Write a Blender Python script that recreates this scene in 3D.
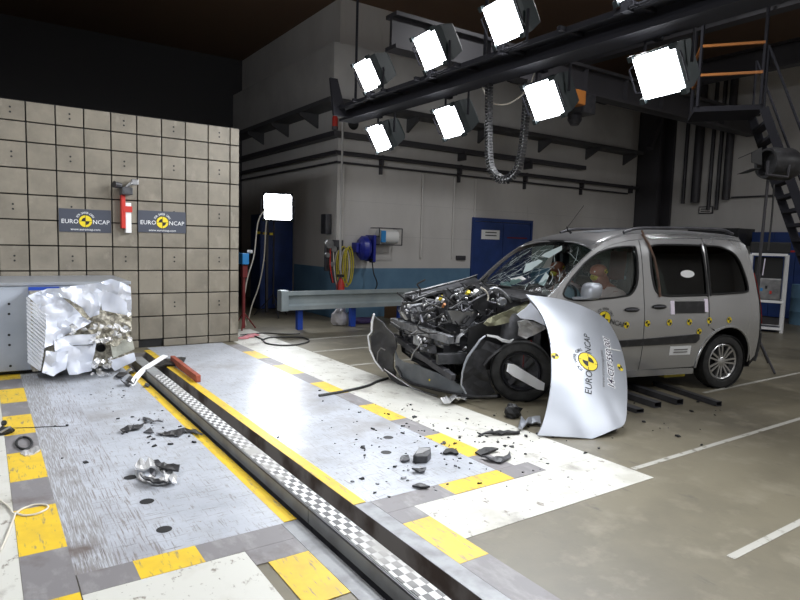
import bpy, bmesh, math, random
from mathutils import Vector, Matrix
from mathutils.geometry import delaunay_2d_cdt
import mathutils.noise as mnoise
for o in list(bpy.data.objects): bpy.data.objects.remove(o)
SC = bpy.context.scene
COL = SC.collection
R = math.radians
rnd = random.Random(7)

# ------------------------------------------------------------------ camera
YAW, PIT, ROLL, FPX, HCAM = R(34.396), R(5.418), R(1.640), 613.2, 1.6
fwd = Vector((math.sin(YAW)*math.cos(PIT), math.cos(YAW)*math.cos(PIT), -math.sin(PIT)))
r_ = fwd.cross(Vector((0, 0, 1))).normalized(); u_ = r_.cross(fwd)
RGT = math.cos(ROLL)*r_ + math.sin(ROLL)*u_
UPV = -math.sin(ROLL)*r_ + math.cos(ROLL)*u_
CAMP = Vector((0, 0, HCAM))
cd = bpy.data.cameras.new('camera'); cam = bpy.data.objects.new('camera', cd); COL.objects.link(cam)
cd.sensor_width = 36; cd.lens = FPX*36/800; cd.clip_start = .05; cd.clip_end = 200
cam.matrix_world = Matrix(((RGT.x, UPV.x, -fwd.x, 0), (RGT.y, UPV.y, -fwd.y, 0), (RGT.z, UPV.z, -fwd.z, HCAM), (0, 0, 0, 1)))
SC.camera = cam
# ------------------------------------------------------------------ world, exposure
wd = bpy.data.worlds.new('world'); SC.world = wd; wd.use_nodes = True
wd.node_tree.nodes['Background'].inputs[0].default_value = (.6, .65, .75, 1)
wd.node_tree.nodes['Background'].inputs[1].default_value = .05
SC.view_settings.view_transform = 'Standard'; SC.view_settings.look = 'None'
SC.view_settings.exposure = 0.0; SC.view_settings.gamma = 1.0; SC.view_settings.use_curve_mapping = False
LAMP_W = 34.0       # watts of each studio lamp panel
FILL_W = 100.0        # watts of each added fill lamp under the roof

# ------------------------------------------------------------------ pixel -> place helpers (800x600 frame)
def ray(x, y): return fwd + RGT*((x-400)/FPX) - UPV*((y-300)/FPX)
def onz(x, y, z=0.0): d = ray(x, y); return CAMP + d*((z-HCAM)/d.z)
def ony(x, y, Y): d = ray(x, y); return CAMP + d*(Y/d.y)
def onx(x, y, X): d = ray(x, y); return CAMP + d*(X/d.x)
def onplane(x, y, p, n): d = ray(x, y); return CAMP + d*((p-CAMP).dot(n)/d.dot(n))
# car frame: u rearward from the front axle, v to the car's left, w up
CO = Vector((4.703, 5.183, 0)); CE = Vector((.96882, -.24775, 0)); CL = Vector((-.24775, -.96882, 0))
def C(u, v, w): return CO + CE*u + CL*v + Vector((0, 0, w))
def carv(x, y, v): return onplane(x, y, CO+CL*v, CL)
def caru(x, y, u): return onplane(x, y, CO+CE*u, CE)

# ------------------------------------------------------------------ materials
MATS = {}
def rgb(c): return (c[0], c[1], c[2], 1)
def mat(name, col, rough=.5, metal=0., col2=None, scale=4., lo=.4, hi=.65, bump=0., stretch=None, detail=6., rough2=None, spec=None, bscale=None, alpha=None):
    if name in MATS: return MATS[name]
    m = bpy.data.materials.new(name); m.use_nodes = True; MATS[name] = m
    nt = m.node_tree; b = nt.nodes['Principled BSDF']; L = nt.links.new
    b.inputs['Base Color'].default_value = rgb(col); b.inputs['Roughness'].default_value = rough; b.inputs['Metallic'].default_value = metal
    if spec is not None: b.inputs['Specular IOR Level'].default_value = spec
    if col2 or bump or rough2 is not None:
        tc = nt.nodes.new('ShaderNodeTexCoord'); mp = nt.nodes.new('ShaderNodeMapping')
        L(tc.outputs['Object'], mp.inputs['Vector'])
        if stretch: mp.inputs['Scale'].default_value = stretch
        nz = nt.nodes.new('ShaderNodeTexNoise'); nz.inputs['Scale'].default_value = scale; nz.inputs['Detail'].default_value = detail
        L(mp.outputs[0], nz.inputs['Vector'])
        rp = nt.nodes.new('ShaderNodeMapRange'); rp.inputs[1].default_value = lo; rp.inputs[2].default_value = hi
        L(nz.outputs[0], rp.inputs[0])
        if col2:
            mx = nt.nodes.new('ShaderNodeMix'); mx.data_type = 'RGBA'
            mx.inputs[6].default_value = rgb(col); mx.inputs[7].default_value = rgb(col2)
            L(rp.outputs[0], mx.inputs[0]); L(mx.outputs[2], b.inputs['Base Color'])
        if rough2 is not None:
            m2 = nt.nodes.new('ShaderNodeMix'); m2.inputs[2].default_value = rough; m2.inputs[3].default_value = rough2
            L(rp.outputs[0], m2.inputs[0]); L(m2.outputs[0], b.inputs['Roughness'])
        if bump:
            bp = nt.nodes.new('ShaderNodeBump'); bp.inputs['Strength'].default_value = bump; bp.inputs['Distance'].default_value = .02
            if bscale:
                n2 = nt.nodes.new('ShaderNodeTexNoise'); n2.inputs['Scale'].default_value = bscale; L(tc.outputs['Object'], n2.inputs['Vector']); L(n2.outputs[0], bp.inputs['Height'])
            else: L(nz.outputs[0], bp.inputs['Height'])
            L(bp.outputs[0], b.inputs['Normal'])
    return m
def scuff(name, layers, rough=.45, bump=.0, spec=.5):
    """base colour plus several noise-masked layers: (colour, scale, stretch, lo, hi)"""
    m = bpy.data.materials.new(name); m.use_nodes = True; MATS[name] = m
    nt = m.node_tree; b = nt.nodes['Principled BSDF']; L = nt.links.new
    b.inputs['Roughness'].default_value = rough; b.inputs['Specular IOR Level'].default_value = spec
    tc = nt.nodes.new('ShaderNodeTexCoord'); prev = None
    for i, (col, scale, stretch, lo, hi) in enumerate(layers):
        if i == 0:
            rg = nt.nodes.new('ShaderNodeRGB'); rg.outputs[0].default_value = rgb(col); prev = rg.outputs[0]; continue
        mp = nt.nodes.new('ShaderNodeMapping'); mp.inputs['Scale'].default_value = stretch; mp.inputs['Location'].default_value = (i*3.1, i*1.7, i)
        L(tc.outputs['Object'], mp.inputs['Vector'])
        nz = nt.nodes.new('ShaderNodeTexNoise'); nz.inputs['Scale'].default_value = scale; nz.inputs['Detail'].default_value = 8; nz.inputs['Roughness'].default_value = .62
        L(mp.outputs[0], nz.inputs['Vector'])
        rp = nt.nodes.new('ShaderNodeMapRange'); rp.inputs[1].default_value = lo; rp.inputs[2].default_value = hi; L(nz.outputs[0], rp.inputs[0])
        mx = nt.nodes.new('ShaderNodeMix'); mx.data_type = 'RGBA'; L(rp.outputs[0], mx.inputs[0]); L(prev, mx.inputs[6]); mx.inputs[7].default_value = rgb(col)
        prev = mx.outputs[2]
    L(prev, b.inputs['Base Color'])
    if bump:
        n2 = nt.nodes.new('ShaderNodeTexNoise'); n2.inputs['Scale'].default_value = 30; L(tc.outputs['Object'], n2.inputs['Vector'])
        bp = nt.nodes.new('ShaderNodeBump'); bp.inputs['Strength'].default_value = bump; bp.inputs['Distance'].default_value = .01
        L(n2.outputs[0], bp.inputs['Height']); L(bp.outputs[0], b.inputs['Normal'])
    return m
def glass(name, tint, refl=.08, rough=.02):
    m = bpy.data.materials.new(name); m.use_nodes = True; MATS[name] = m; nt = m.node_tree; L = nt.links.new
    nt.nodes.remove(nt.nodes['Principled BSDF'])
    tr = nt.nodes.new('ShaderNodeBsdfTransparent'); tr.inputs[0].default_value = rgb(tint)
    gl = nt.nodes.new('ShaderNodeBsdfGlossy'); gl.inputs['Roughness'].default_value = rough
    fr = nt.nodes.new('ShaderNodeFresnel'); fr.inputs[0].default_value = 1.45
    mx = nt.nodes.new('ShaderNodeMixShader'); L(fr.outputs[0], mx.inputs[0]); L(tr.outputs[0], mx.inputs[1]); L(gl.outputs[0], mx.inputs[2])
    L(mx.outputs[0], nt.nodes['Material Output'].inputs['Surface']); return m
def emit(name, col, s):
    m = bpy.data.materials.new(name); m.use_nodes = True; MATS[name] = m; b = m.node_tree.nodes['Principled BSDF']
    b.inputs['Base Color'].default_value = rgb(col); b.inputs['Emission Color'].default_value = rgb(col); b.inputs['Emission Strength'].default_value = s; return m

scuff('concrete', [((.175, .155, .108), 1, (1, 1, 1), 0, 1), ((.105, .093, .066), .7, (1, 1, 1), .42, .66), ((.24, .215, .16), 3.5, (1, 1, 1), .52, .75), ((.09, .08, .065), 9, (1, .4, 1), .62, .75)], .42, .04)
scuff('deck', [((.46, .485, .53), 1, (1, 1, 1), 0, 1), ((.36, .38, .42), 1.8, (1, 1, 1), .45, .7), ((.24, .23, .23), 13, (7, .5, 1), .565, .64), ((.20, .19, .19), 11, (.5, 7, 1), .58, .66), ((.25, .22, .19), 36, (1, 1, 1), .62, .69), ((.27, .26, .26), 1.3, (1, 1, 1), .55, .74)], .34, .03)
scuff('deck_scraped', [((.28, .275, .275), 1, (1, 1, 1), 0, 1), ((.46, .485, .53), 16, (8, .35, 1), .47, .58), ((.15, .13, .125), 14, (9, .35, 1), .57, .64), ((.14, .115, .105), 2.2, (1, 1, 1), .56, .72)], .42, .03)
scuff('deck_worn', [((.46, .485, .53), 1, (1, 1, 1), 0, 1), ((.34, .35, .38), 2, (1, 1, 1), .42, .62), ((.22, .20, .195), 13, (8, .35, 1), .52, .60), ((.20, .19, .19), 11, (.5, 7, 1), .58, .66), ((.22, .19, .17), 30, (1, 1, 1), .62, .69)], .38, .03)
scuff('white_paint', [((.60, .595, .545), 1, (1, 1, 1), 0, 1), ((.46, .445, .385), 2.4, (1, 1, 1), .48, .72), ((.30, .28, .25), 1.7, (1.3, 1, 1), .56, .66), ((.24, .215, .18), 9, (1.6, 1, 1), .60, .66), ((.17, .15, .13), 34, (1, 1, 1), .65, .70)], .40, .03)
scuff('yellow_paint', [((.74, .50, .03), 1, (1, 1, 1), 0, 1), ((.60, .40, .04), 4, (1, 1, 1), .45, .7), ((.30, .24, .13), 11, (3.5, .6, 1), .56, .66)], .45, .03)
scuff('grey_paint', [((.20, .19, .195), 1, (1, 1, 1), 0, 1), ((.29, .28, .28), 5, (2, .8, 1), .5, .68), ((.13, .105, .10), 3, (1, 1, 1), .55, .72)], .5, .03)
scuff('line_paint', [((.42, .41, .37), 1, (1, 1, 1), 0, 1), ((.2, .19, .15), 12, (1, 1, 1), .55, .66)], .5)
scuff('wall_paint', [((.62, .60, .575), 1, (1, 1, 1), 0, 1), ((.54, .52, .50), .8, (1, 1, .4), .45, .7), ((.44, .42, .40), 5, (1, 1, .15), .62, .8)], .6, .05)
scuff('plate', [((.235, .208, .162), 1, (1, 1, 1), 0, 1), ((.17, .15, .117), 2.3, (1, 1, 1), .42, .66), ((.30, .27, .22), 5, (1, 1, .6), .57, .75), ((.13, .113, .09), 22, (1, 1, 1), .66, .76)], .55, .05)
mat('dado_blue', (.13, .25, .37), .5, 0, (.10, .20, .31), 2)
mat('door_blue', (.02, .05, .20), .4, 0, (.015, .04, .15), 3)
mat('fascia', (.48, .47, .455), .6, 0, (.42, .41, .40), 2)
mat('post_blue', (.015, .06, .38), .4)
mat('reel_blue', (.02, .03, .30), .35)
mat('rail_beam', (.36, .41, .42), .45, .2, (.29, .34, .36), 3)
mat('steel', (.34, .34, .34), .38, .8, (.22, .22, .23), 6)
mat('rail_side', (.30, .31, .31), .5, .1, (.22, .22, .22), 5)
mat('steel_dark', (.10, .10, .11), .45, .6, (.06, .06, .07), 6)
mat('rig', (.02, .02, .026), .8, 0., spec=.25)
mat('housing', (.007, .016, .018), .55, .1)
mat('rust', (.16, .09, .06), .7, 0, (.08, .05, .04), 8)
mat('brown', (.20, .11, .06), .7, 0, (.12, .06, .035), 3)
mat('pipe_dark', (.055, .053, .06), .5, .2)
mat('black', (.012, .012, .013), .55)
mat('black_plastic', (.022, .022, .024), .42, 0, (.05, .05, .055), 12, .5, .75)
mat('rubber', (.014, .014, .014), .75, 0, (.03, .03, .03), 14)
mat('silver_paint', (.58, .585, .59), .27, .72)
mat('silver_light', (.43, .455, .50), .33, .5)
mat('alloy', (.62, .62, .62), .3, .9)
mat('olive_metal', (.26, .26, .17), .42, .6, (.16, .15, .10), 8)
mat('cast', (.42, .43, .45), .38, .8, (.22, .23, .25), 10)
mat('engine_dark', (.045, .047, .05), .45, .3, (.10, .10, .11), 10)
mat('white_plastic', (.84, .85, .86), .4)
mat('white_bright', (.93, .94, .95), .35)
mat('paper', (.82, .82, .80), .7)
mat('seat', (.03, .034, .042), .8)
mat('seat_blue', (.16, .22, .26), .8)
mat('red', (.55, .03, .02), .45)
mat('red_cloth', (.16, .02, .02), .8)
mat('orange', (.42, .15, .03), .5)
mat('yellow', (.80, .62, .02), .45)
mat('yellow_hose', (.55, .46, .04), .45)
mat('skin_dummy', (.46, .17, .11), .5)
mat('shirt', (.82, .64, .63), .8)
mat('lilac', (.92, .84, .98), .3)
mat('cable_pale', (.62, .58, .50), .5)
mat('cable_black', (.015, .015, .015), .5)
mat('alu_skin', (.80, .83, .91), .42, .15, (.72, .76, .86), 3)
mat('alu_fin', (.84, .86, .92), .4, .1)
mat('core', (.50, .47, .38), .5, .35, (.26, .24, .20), 26, .4, .6, bump=1.0)
mat('core_pale', (.56, .57, .50), .45, .35, (.46, .47, .41), 9)
mat('foil', (.86, .86, .86), .25, .55)
mat('block_grey', (.42, .46, .53), .45, .1, (.36, .40, .47), 3)
mat('poster', (.055, .062, .085), .45)
mat('brick_red', (.36, .09, .05), .7, 0, (.25, .06, .04), 9)
mat('kerb', (.30, .31, .32), .5, .2, (.20, .20, .21), 9)
mat('trench', (.20, .18, .165), .6, 0, (.07, .05, .04), 3, .45, .6)
mat('camera_blue', (.03, .25, .60), .4)
mat('pink', (.55, .20, .22), .7)
mat('bag', (.70, .68, .70), .6)
mat('ink', (.03, .02, .05), .5)
mat('violet', (.10, .07, .20), .6)
mat('wood', (.22, .12, .05), .6)
mat('headlamp', (.70, .70, .70), .2, .4, (.50, .48, .46), 9)
glass('glass_clear', (.93, .97, .96)); glass('glass_tint', (.34, .40, .38)); glass('glass_crazed', (.45, .58, .57), rough=.25)
mat('shards', (.62, .72, .72), .3)
emit('lamp_face', (.93, .95, 1.0), 14.0)
m = mat('checker', (.7, .7, .68), .5); nt = m.node_tree; b_ = nt.nodes['Principled BSDF']
tc = nt.nodes.new('ShaderNodeTexCoord'); ck = nt.nodes.new('ShaderNodeTexChecker'); ck.inputs['Scale'].default_value = 1
mp = nt.nodes.new('ShaderNodeMapping'); mp.inputs['Scale'].default_value = (28.3, 17, 1); mp.inputs['Location'].default_value = (.0, 0, .5)
ck.inputs[1].default_value = (.68, .68, .67, 1); ck.inputs[2].default_value = (.11, .11, .11, 1)
nz = nt.nodes.new('ShaderNodeTexNoise'); nz.inputs['Scale'].default_value = 3; rp = nt.nodes.new('ShaderNodeMapRange'); rp.inputs[1].default_value = .5; rp.inputs[2].default_value = .7
mx = nt.nodes.new('ShaderNodeMix'); mx.data_type = 'RGBA'; mx.inputs[7].default_value = (.33, .32, .30, 1)
nt.links.new(tc.outputs['Object'], mp.inputs[0]); nt.links.new(mp.outputs[0], ck.inputs[0]); nt.links.new(tc.outputs['Object'], nz.inputs['Vector'])
nt.links.new(nz.outputs[0], rp.inputs[0]); nt.links.new(rp.outputs[0], mx.inputs[0]); nt.links.new(ck.outputs[0], mx.inputs[6]); nt.links.new(mx.outputs[2], b_.inputs['Base Color'])

# ------------------------------------------------------------------ mesh helpers
WM = {}
def tag(o, label, cat, group=None, kind=None):
    if label: o['label'] = label
    if cat: o['category'] = cat
    if group: o['group'] = group
    if kind: o['kind'] = kind
    return o
def thing(name, loc, label=None, cat=None, group=None, rotz=0.0):
    o = bpy.data.objects.new(name, None); COL.objects.link(o); o.empty_display_size = .1
    o.location = loc; o.rotation_euler = (0, 0, rotz)
    WM[o.name] = Matrix.Translation(Vector(loc)) @ Matrix.Rotation(rotz, 4, 'Z')
    return tag(o, label, cat, group)
def frame(d, up=Vector((0, 0, 1))):
    z = Vector(d).normalized(); x = up.cross(z)
    if x.length < 1e-4: x = Vector((1, 0, 0)).cross(z)
    x.normalize(); return x, z.cross(x), z
class MB:
    def __init__(s, dx=0.): s.v = []; s.f = []; s.dx = dx
    def add(s, vs, fs):
        n = len(s.v); s.v += [Vector(p) for p in vs]; s.f += [tuple(i+n for i in f) for f in fs]; return s
    def box(s, a, b):
        x0, y0, z0 = a; x1, y1, z1 = b
        return s.add([(x0,y0,z0),(x1,y0,z0),(x1,y1,z0),(x0,y1,z0),(x0,y0,z1),(x1,y0,z1),(x1,y1,z1),(x0,y1,z1)],
                     [(3,2,1,0),(4,5,6,7),(0,1,5,4),(1,2,6,5),(2,3,7,6),(3,0,4,7)])
    def obox(s, c, ax, sz):
        c = Vector(c); X, Y, Z = [Vector(a)*h*.5 for a, h in zip(ax, sz)]
        p = [c-X-Y-Z, c+X-Y-Z, c+X+Y-Z, c-X+Y-Z, c-X-Y+Z, c+X-Y+Z, c+X+Y+Z, c-X+Y+Z]
        return s.add(p, [(3,2,1,0),(4,5,6,7),(0,1,5,4),(1,2,6,5),(2,3,7,6),(3,0,4,7)])
    def bar(s, a, b, w, h, up=Vector((0, 0, 1))):
        a = Vector(a); b = Vector(b); x, y, z = frame(b-a, up); return s.obox((a+b)/2, (x, y, z), (w, h, (b-a).length))
    def tube(s, pts, r, seg=8, closed=False):
        pts = [Vector(p) for p in pts]; n = len(pts); rs = r if isinstance(r, (list, tuple)) else [r]*n
        rings = []; px = None
        for i, p in enumerate(pts):
            a = pts[(i-1) % n] if (closed or i > 0) else p; b = pts[(i+1) % n] if (closed or i < n-1) else p
            d = (b-a).normalized()
            if px is None: x, y, z = frame(d)
            else:
                x = (px - d*px.dot(d)); x = x.normalized() if x.length > 1e-5 else frame(d)[0]; y = d.cross(x)
            px = x
            rings.append([p + (x*math.cos(2*math.pi*k/seg) + y*math.sin(2*math.pi*k/seg))*rs[i] for k in range(seg)])
        vs = [q for rg in rings for q in rg]; fs = []
        m = n if closed else n-1
        for i in range(m):
            j = (i+1) % n
            for k in range(seg): fs.append((i*seg+k, i*seg+(k+1) % seg, j*seg+(k+1) % seg, j*seg+k))
        if not closed: fs += [tuple(range(seg))[::-1], tuple((n-1)*seg+k for k in range(seg))]
        return s.add(vs, fs)
    def lathe(s, c, axis, prof, seg=24, up=Vector((0, 0, 1)), a0=0, a1=2*math.pi):
        c = Vector(c); x, y, z = frame(axis, up); full = abs(a1-a0-2*math.pi) < 1e-6; n = seg if full else seg+1
        vs = []
        for k in range(n):
            a = a0+(a1-a0)*k/seg; d = x*math.cos(a)+y*math.sin(a)
            for r, h in prof: vs.append(c+d*r+z*h)
        q = len(prof); fs = []
        for k in range(seg):
            j = (k+1) % n
            for i in range(q-1): fs.append((k*q+i, j*q+i, j*q+i+1, k*q+i+1))
        return s.add(vs, fs)
    def prism(s, pts, d):
        """closed polygon extruded by vector d"""
        pts = [Vector(p) for p in pts]; n = len(pts); d = Vector(d)
        return s.add(pts+[p+d for p in pts], [tuple(range(n))[::-1], tuple(range(n, 2*n))]+[(i, (i+1) % n, n+(i+1) % n, n+i) for i in range(n)])
    def ball(s, c, r, seg=10, sc=(1, 1, 1)):
        vs = []; c = Vector(c); n = seg//2
        for i in range(n+1):
            t = math.pi*i/n
            for k in range(seg):
                a = 2*math.pi*k/seg; vs.append(c+Vector((r*math.sin(t)*math.cos(a)*sc[0], r*math.sin(t)*math.sin(a)*sc[1], r*math.cos(t)*sc[2])))
        return s.add(vs, [(i*seg+k, (i+1)*seg+k, (i+1)*seg+(k+1) % seg, i*seg+(k+1) % seg) for i in range(n) for k in range(seg)])
    def build(s, name, material, parent=None, smooth=False, bevel=0, label=None, mod=None, inv=None):
        if s.dx: s.v = [q+Vector((s.dx, 0, 0)) for q in s.v]; s.dx = 0
        me = bpy.data.meshes.new(name)
        org = Vector((0, 0, 0)); M = Matrix.Identity(4)
        if parent is not None:
            p = parent
            while p.parent: p = p.parent
            M = WM.get(p.name, Matrix.Translation(p.location)).inverted()
            if parent.parent is not None or parent.type == 'MESH':
                pass
        elif s.v:
            lo = [min(q[i] for q in s.v) for i in range(3)]; hi = [max(q[i] for q in s.v) for i in range(3)]
            org = Vector(((lo[0]+hi[0])/2, (lo[1]+hi[1])/2, lo[2])); M = Matrix.Translation(-org)
        me.from_pydata([M @ q for q in s.v], [], s.f)
        bm = bmesh.new(); bm.from_mesh(me)
        bmesh.ops.remove_doubles(bm, verts=bm.verts, dist=1e-5)
        bmesh.ops.recalc_face_normals(bm, faces=bm.faces)
        if bevel:
            es = [e for e in bm.edges if len(e.link_faces) == 2 and e.calc_face_angle(0) > .6]
            bmesh.ops.bevel(bm, geom=es, offset=bevel, segments=2, profile=.5, affect='EDGES')
        bm.to_mesh(me); bm.free()
        if smooth:
            for p in me.polygons: p.use_smooth = True
            try: me.set_sharp_from_angle(angle=R(38))
            except Exception: pass
        o = bpy.data.objects.new(name, me); COL.objects.link(o); me.materials.append(MATS[material] if isinstance(material, str) else material)
        if parent is not None: o.parent = parent
        else: o.location = org; WM[o.name] = Matrix.Translation(org)
        if label: o['label'] = label
        return o
def struct(o): o['kind'] = 'structure'; return o
def raw(name, mb, material, kind='structure'):
    """world-origin structural mesh, so that object texture coordinates are world ones"""
    me = bpy.data.meshes.new(name); me.from_pydata(mb.v, [], mb.f); me.update()
    bm = bmesh.new(); bm.from_mesh(me); bmesh.ops.recalc_face_normals(bm, faces=bm.faces); bm.to_mesh(me); bm.free()
    o = bpy.data.objects.new(name, me); COL.objects.link(o); me.materials.append(MATS[material]); WM[o.name] = Matrix.Identity(4)
    if kind: o['kind'] = kind
    return o
def inside(p, poly):
    c = False; n = len(poly); x, y = p[0], p[1]; j = n-1
    for i in range(n):
        xi, yi = poly[i]; xj, yj = poly[j]
        if (yi > y) != (yj > y) and x < (xj-xi)*(y-yi)/(yj-yi)+xi: c = not c
        j = i
    return c
def resample(poly, step):
    out = []
    for i, a in enumerate(poly):
        b = poly[(i+1) % len(poly)]; n = max(1, int(math.hypot(b[0]-a[0], b[1]-a[1])/step))
        for k in range(n): out.append((a[0]+(b[0]-a[0])*k/n, a[1]+(b[1]-a[1])*k/n))
    return out
def cat_closed(pts, n=5):
    out = []; N = len(pts)
    for i in range(N):
        p0, p1, p2, p3 = pts[i-1], pts[i], pts[(i+1) % N], pts[(i+2) % N]
        for k in range(n):
            t = k/n; out.append(tuple(.5*(2*p1[j]+(p2[j]-p0[j])*t+(2*p0[j]-5*p1[j]+4*p2[j]-p3[j])*t*t+(3*p1[j]-p0[j]-3*p2[j]+p3[j])*t**3) for j in range(len(p1))))
    return out
def cat_open(pts, n=6):
    P = [tuple(p) for p in pts]; P = [tuple(2*a-b for a, b in zip(P[0], P[1]))]+P+[tuple(2*a-b for a, b in zip(P[-1], P[-2]))]; out = []
    for i in range(1, len(P)-2):
        p0, p1, p2, p3 = P[i-1:i+3]
        for k in range(n):
            t = k/n; out.append(tuple(.5*(2*p1[j]+(p2[j]-p0[j])*t+(2*p0[j]-5*p1[j]+4*p2[j]-p3[j])*t*t+(3*p1[j]-p0[j]-3*p2[j]+p3[j])*t**3) for j in range(len(p1))))
    return out+[P[-2]]
def tri2d(outline, holes=(), grid=.1, step=.06):
    polys = [resample(outline, step)]+[resample(h, step) for h in holes]
    vs = []; es = []
    for pl in polys:
        n0 = len(vs); vs += pl; es += [(n0+i, n0+(i+1) % len(pl)) for i in range(len(pl))]
    nb = len(vs)
    xs = [p[0] for p in outline]; ys = [p[1] for p in outline]
    x = min(xs)+grid*.5; row = 0
    while x < max(xs):
        y = min(ys)+grid*(.5 if row % 2 else .2)
        while y < max(ys):
            if inside((x, y), polys[0]) and not any(inside((x, y), h) for h in polys[1:]) and min((x-q[0])**2+(y-q[1])**2 for q in vs[:nb]) > (grid*.4)**2: vs.append((x, y))
            y += grid
        x += grid; row += 1
    r = delaunay_2d_cdt([Vector(p) for p in vs], es, [], 0, 1e-6)
    V = r[0]; F = []
    for f in r[2]:
        c = (sum(V[i][0] for i in f)/len(f), sum(V[i][1] for i in f)/len(f))
        if inside(c, polys[0]) and not any(inside(c, h) for h in polys[1:]): F.append(tuple(f))
    return V, F
def shell(mb, V, F, fn, tfn):
    """surface fn(x, y) plus a parallel one tfn(x, y), closed round the rim"""
    n0 = len(mb.v); n = len(V)
    a = [fn(p[0], p[1]) for p in V]; b = [tfn(p[0], p[1]) for p in V]
    cnt = {}
    for f in F:
        for i in range(len(f)):
            e = (f[i], f[(i+1) % len(f)]); cnt[tuple(sorted(e))] = cnt.get(tuple(sorted(e)), []) + [e]
    fs = [tuple(f) for f in F]+[tuple(i+n for i in f[::-1]) for f in F]
    for k, l in cnt.items():
        if len(l) == 1: i, j = l[0]; fs.append((j, i, i+n, j+n))
    mb.add(a+b, fs); return mb
def sheet(name, pxs, fn, material, parent=None, thick=.006, grid=9, step=6, rough=0., seed=0, nrm=None, smooth=False, freq=.12, holes=()):
    """thin bent sheet: outline in photo pixels, fn(px, py) -> its place; nrm = direction of its dents"""
    V, F = tri2d(pxs, holes, grid, step); nrm = Vector(nrm) if nrm else -fwd
    def off(x, y): return nrm*(rough*mnoise.noise(Vector((x*freq, y*freq, seed*3.7))) + rough*.5*mnoise.noise(Vector((x*freq*2.3, y*freq*2.3, seed*5.1+9))))
    mb = shell(MB(), V, F, lambda x, y: fn(x, y)+off(x, y), lambda x, y: fn(x, y)+off(x, y)-nrm*thick)
    return mb.build(name, material, parent, smooth=smooth)
def interp(x, tab):
    if x <= tab[0][0]: return tab[0][1]
    for (a, b), (c, d) in zip(tab, tab[1:]):
        if x <= c: return b+(d-b)*(x-a)/(c-a)
    return tab[-1][1]
def splinetab(tab, n=8):
    return [(p[0], p[1]) for p in cat_open(tab, n)]
def text2d(s, size=1., offset=0.):
    cu = bpy.data.curves.new('lettering', 'FONT'); cu.body = s; cu.size = size; cu.align_x = 'CENTER'; cu.align_y = 'CENTER'; cu.resolution_u = 2; cu.offset = offset
    ob = bpy.data.objects.new('lettering', cu); me = ob.to_mesh()
    V = [(v.co.x, v.co.y) for v in me.vertices]; F = [tuple(p.vertices) for p in me.polygons]
    ob.to_mesh_clear(); bpy.data.objects.remove(ob); bpy.data.curves.remove(cu)
    return V, F
def disc2d(r, n=28, r0=0, a0=0, a1=2*math.pi):
    V = [(math.cos(a0+(a1-a0)*k/n)*r, math.sin(a0+(a1-a0)*k/n)*r) for k in range(n+1)]
    return V+[(0, 0)], [(k, k+1, n+1) for k in range(n)]
def decal(name, shapes, fn, material, parent, h=.002, label=None):
    """flat print: shapes = [(V2, F, (dx, dy), rot)], fn(a, b, h) -> place"""
    mb = MB()
    for V, F, d, rot in shapes:
        c, s_ = math.cos(rot), math.sin(rot)
        mb.add([fn(d[0]+x*c-y*s_, d[1]+x*s_+y*c, h) for x, y in V], F)
    return mb.build(name, material, parent, label=label)
def logo(fn, S, parent, textmat, url=True, extra=None, h=.002):
    """round yellow and black emblem with its lettering; S = disc radius"""
    decal('emblem_rim', [(*disc2d(S*1.08, 36), (0, 0), 0)], fn, 'black', parent, h)
    decal('emblem_disc', [(*disc2d(S, 36), (0, 0), 0)], fn, 'yellow', parent, h*1.5)
    q = [(*disc2d(S*.62, 12, a0=math.pi/2, a1=math.pi), (0, 0), 0), (*disc2d(S*.62, 12, a0=-math.pi/2, a1=0), (0, 0), 0)]
    w = S*.03
    q += [([(-S, -w), (S, -w), (S, w), (-S, w)], [(0, 1, 2, 3)], (0, 0), 0), ([(-w, -S), (w, -S), (w, S), (-w, S)], [(0, 1, 2, 3)], (0, 0), 0)]
    decal('emblem_quarters', q, fn, 'black', parent, h*2)
    decal('word', [(*text2d('EURO', S*1.0), (-S*2.35, -S*.12), 0)], fn, textmat, parent, h*1.5)
    decal('word', [(*text2d('NCAP', S*1.0), (S*2.4, -S*.12), 0)], fn, textmat, parent, h*1.5)
    arc = 'FOR SAFER CARS'; n = len(arc); tx = []
    for i, ch in enumerate(arc):
        if ch == ' ': continue
        a = R(150)-R(120)*i/(n-1); tx.append((*text2d(ch, S*.5), (math.cos(a)*S*1.40, math.sin(a)*S*1.40), a-math.pi/2))
    if url: decal('web_address', [(*text2d('www.euroncap.com', S*.56), (0, -S*1.40), 0)], fn, textmat, parent, h*1.5)
    decal('arched_motto', tx, fn, textmat, parent, h*1.5)

# ================================================================== THE SETTING
SX0, SX1, SY0, SY1 = 1.45, 1.825, -3.0, 8.75            # rail slot
XL, XR, YN, YB, YD, XC, ZC = -6.0, 16.4, -6.0, 11.0, 16.45, 5.93, 6.3
f = MB()
def fq(x0, y0, x1, y1): f.add([(x0, y0, 0), (x1, y0, 0), (x1, y1, 0), (x0, y1, 0)], [(0, 1, 2, 3)])
fq(XL, YN, SX0, YD); fq(SX1, YN, XR, YD); fq(SX0, YN, SX1, SY0); fq(SX0, SY1, SX1, YD)
floor = raw('floor', f, 'concrete')
t = MB()
t.add([(SX0, SY0, 0), (SX0, SY1, 0), (SX0, SY1, -.42), (SX0, SY0, -.42)], [(0, 1, 2, 3)])
t.add([(SX1, SY0, 0), (SX1, SY1, 0), (SX1, SY1, -.42), (SX1, SY0, -.42)], [(3, 2, 1, 0)])
t.add([(SX0, SY0, -.42), (SX1, SY0, -.42), (SX1, SY1, -.42), (SX0, SY1, -.42)], [(0, 1, 2, 3)])
t.add([(SX0, SY1, 0), (SX1, SY1, 0), (SX1, SY1, -.42), (SX0, SY1, -.42)], [(0, 1, 2, 3)])
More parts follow.
